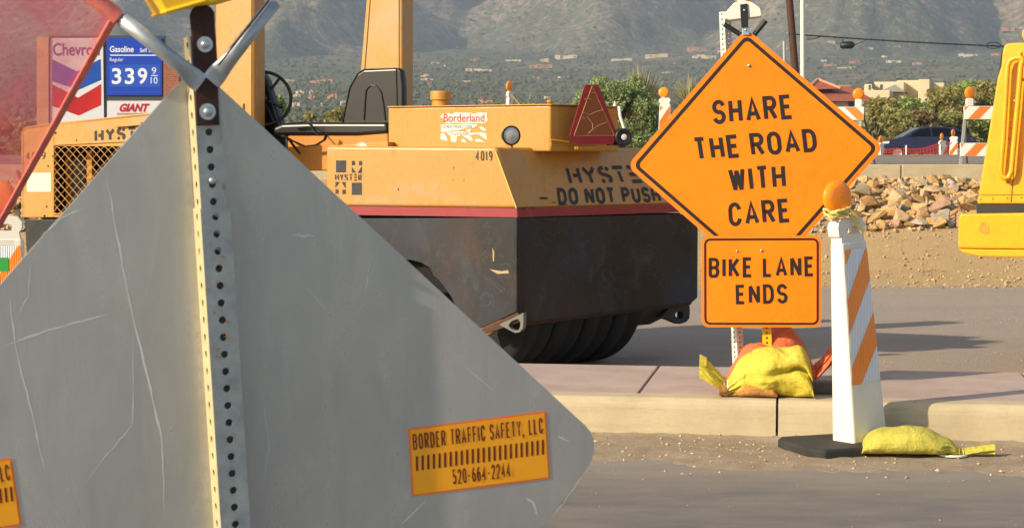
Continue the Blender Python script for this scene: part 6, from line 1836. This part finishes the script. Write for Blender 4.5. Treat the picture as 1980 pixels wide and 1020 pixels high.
TREES = [
 (1700, 196, 120, 100, M_lf1, 'olive thorn tree just right of the barricade lamp by the tiled house'), (1752, 186, 130, 106, M_lf4, 'green bushy tree in front of the cream flat-roofed house'),
 (1812, 166, 150, 108, M_lf1, 'tall olive tree rising behind the roof of the dark blue car'), (1868, 156, 140, 112, M_lf4, 'tall green tree behind the lamp of the right barricade'), (1925, 152, 150, 110, M_lf1, 'tall yellow-green tree at the edge of the excavator'),
 (1662, 232, 90, 98, M_lf2, 'low dark tree half hidden by the right barricade and sign corner'), (1782, 222, 110, 96, M_lf3, 'brownish dry thicket right behind the car roof'), (1845, 228, 110, 97, M_lf2, 'dark green bush behind the car tail'), (1900, 232, 120, 98, M_lf4, 'green bush between the barricade boards'),
 (1730, 216, 110, 95, M_lf2, 'dark green bush behind the windscreen of the car'), (1990, 165, 160, 112, M_lf2, 'dark tree mostly hidden behind the excavator'), (1990, 238, 120, 98, M_lf1, 'low bush hidden behind the excavator'),
]
for k, (px, yt, w, y, mt, lab) in enumerate(TREES):
    tree(lab, px, yt - 16, 306, w, y, mt, 40 + k, leaf=.20, nblob=18 if yt < 215 else 11, per=330)
for k, (px, yt, w, y, mt, lab) in enumerate([(528, 172, 70, 95, M_lf4, 'green tree behind the steering wheel'), (592, 212, 60, 98, M_lf1, 'small yellow-green bush right of the steering wheel'), (650, 203, 90, 96, M_lf1, 'yellow-green brush left of the roller backrest'),
                                            (1035, 190, 90, 100, M_lf4, 'low green brush behind the tank box'), (20, 230, 200, 90, M_lf2, 'dark bush behind the red flag at the left edge'), (860, 196, 120, 105, M_lf2, 'low brush hidden behind the tank box lid')]):
    tree(lab, px, yt, 306, w, y, mt, 70 + k, leaf=.2, nblob=10, per=320, group='desert brush beyond the roller')
# rounded shrub and sotol plants
sh = P(1190, 290, 33.5); sh.z = ground_z(sh.x, sh.y)
th = thing('shrub', 'dense rounded green shrub behind the roller triangle board', 'shrub', sh)
rnd = random.Random(9); cr = MB(); st = MB(); s = 33.5 / FPX
M_sh = mat_leaf('shrub leaf', [(0.154, 0.219, 0.081), (0.269, 0.344, 0.138), (0.411, 0.459, 0.207)], .3)
for i in range(84):
    a = rnd.uniform(0, 6.28); el = rnd.uniform(-.1, 1.5); ce = max(0, math.cos(el)) ** .5; d = Vector((math.cos(a) * ce * 98 * s, math.sin(a) * ce * 72 * s, math.sin(el) * 128 * s)) * rnd.uniform(.72, .93)
    c = sh + d + Vector((0, 0, 28 * s)); r_ = rnd.uniform(13, 22) * s
    leaves(cr, c, (r_, r_, r_ * 1.1), 330, .042, rnd, .45, -.5, longer=1.3); st.tube([sh, (sh + c) / 2 + Vector((0, 0, .05)), c], [.025, .015, .006], 5)
for i in range(10):
    c = sh + Vector((rnd.uniform(-40, 40), rnd.uniform(-30, 30), rnd.uniform(20, 80))) * s; leaves(cr, c, (30 * s, 30 * s, 30 * s), 150, .05, rnd, .2)
cr.build('foliage', M_sh, th); st.build('stem', M_bark, th)
def sotol(label, px, base, y, rad_px, n, seed, el0=.0):
    b = P(px, base, y); b.z = max(b.z, ground_z(b.x, y)); rnd = random.Random(seed); s = y / FPX; m = MB()
    th = thing('sotol_plant', label, 'plant', (b.x, b.y, ground_z(b.x, y)), 'spiky desert plants')
    if b.z > ground_z(b.x, y) + .1: 
        q = MB(); q.tube([(b.x, b.y, ground_z(b.x, y) - .05), b + Vector((0, 0, .05))], [.14, .12], 8); q.build('trunk', M_bark, th)
    for i in range(n):
        a = rnd.uniform(0, 6.28); el = rnd.uniform(el0, 1.5); L = rad_px * s * rnd.uniform(.75, 1.08); d = Vector((math.cos(a) * math.cos(el), math.sin(a) * math.cos(el), math.sin(el)))
        sd = d.cross(Vector((0, 0, 1)))
        sd = sd.normalized() if sd.length > .01 else Vector((1, 0, 0)); w = .013; p0 = b; p1 = b + d * L * .55; p2 = b + d * L + Vector((0, 0, -L * .10 * math.cos(el)))
        m.add([p0 - sd * w * .7, p0 + sd * w * .7, p1 + sd * w, p1 - sd * w, p2], [(0, 1, 2, 3), (3, 2, 4)])
    m.build('leaf_rosette', M_sot, th)
t = NT('sotol blade'); nn = t.noise(3, 3, .6); M_sot = t.bsdf(t.ramp(nn, [(.3, (.17, .20, .09)), (.5, (.32, .31, .15)), (.72, (.46, .33, .16))]), .6, spec=.3)
sotol('spiky sotol plant fanning out behind the rounded shrub', 1238, 232, 35.6, 106, 520, 4); sotol('faint spiky plant half hidden by the upper left edge of the lettered sign', 1335, 222, 36.5, 82, 260, 5)

# scrub over the fan and slopes: nobody could count it
rnd = random.Random(31); mb = MB(); cnt = 0
while cnt < 11000:
    a = R(rnd.uniform(-17.5, 17.5)); d = 150 * (2700 / 150) ** (rnd.random() ** .75)
    x, y = d * math.sin(a), d * math.cos(a)
    if noise.noise((x * .012, y * .012, 3)) < -.28: continue
    r_ = rnd.uniform(.8, 2.3) * (1 if d > 350 else .8) * (1.25 if d > 1200 else 1); z = hill_z(x, y); c = Vector((x, y, z + r_ * .35))
    nv = 9 if d < 700 else 6; 
    ring1 = [c + Vector((r_ * math.cos(6.283 * i / nv) * rnd.uniform(.7, 1.3), r_ * math.sin(6.283 * i / nv) * rnd.uniform(.7, 1.3), rnd.uniform(-.3, .1) * r_)) for i in range(nv)]
    ring2 = [c + Vector((r_ * .62 * math.cos(6.283 * i / nv + .3) * rnd.uniform(.6, 1.3), r_ * .62 * math.sin(6.283 * i / nv + .3) * rnd.uniform(.6, 1.3), r_ * rnd.uniform(.35, .75))) for i in range(nv)]
    mb.add(ring1 + ring2 + [c + Vector((0, 0, r_ * rnd.uniform(.6, .9)))], [(i, (i + 1) % nv, nv + (i + 1) % nv, nv + i) for i in range(nv)] + [(nv + i, nv + (i + 1) % nv, 2 * nv) for i in range(nv)]); cnt += 1
    if d < 450:
        leaves(mb, c + Vector((0, 0, r_ * .2)), (r_ * 1.1, r_ * 1.1, r_ * .8), 26, r_ * .35, rnd, .7)
t = NT('scrub'); nn = t.noise(.05, 3, .6); n3 = t.noise(.6, 3, .6); M_scrub = t.bsdf(t.mix(t.ramp(n3, [(.4, .0), (.7, .5)]), t.ramp(nn, [(.3, (.07, .085, .045)), (.7, (.13, .135, .075))]), (.15, .15, .08, 1)), .9, spec=.1)
mb.build('scrub', M_scrub, kind='stuff')

# ---------------------------------------------------------------- the air between
HAZE = 2.4e-4
if HAZE:
    mb = MB(); mb.box(Mz((0, 2700, -4.0)), 7600, 7000, 1300)
    hz = mb.build('haze', plain('unused', '#ffffff'), kind='stuff'); hz.data.materials.clear()
    t = bpy.data.materials.new('haze'); t.use_nodes = True; nt = t.node_tree; nt.nodes.clear()
    o_ = nt.nodes.new('ShaderNodeOutputMaterial'); v_ = nt.nodes.new('ShaderNodeVolumePrincipled')
    v_.inputs['Color'].default_value = (.66, .80, 1.0, 1); v_.inputs['Density'].default_value = HAZE; v_.inputs['Anisotropy'].default_value = .1
    nt.links.new(v_.outputs[0], o_.inputs['Volume']); hz.data.materials.append(t)
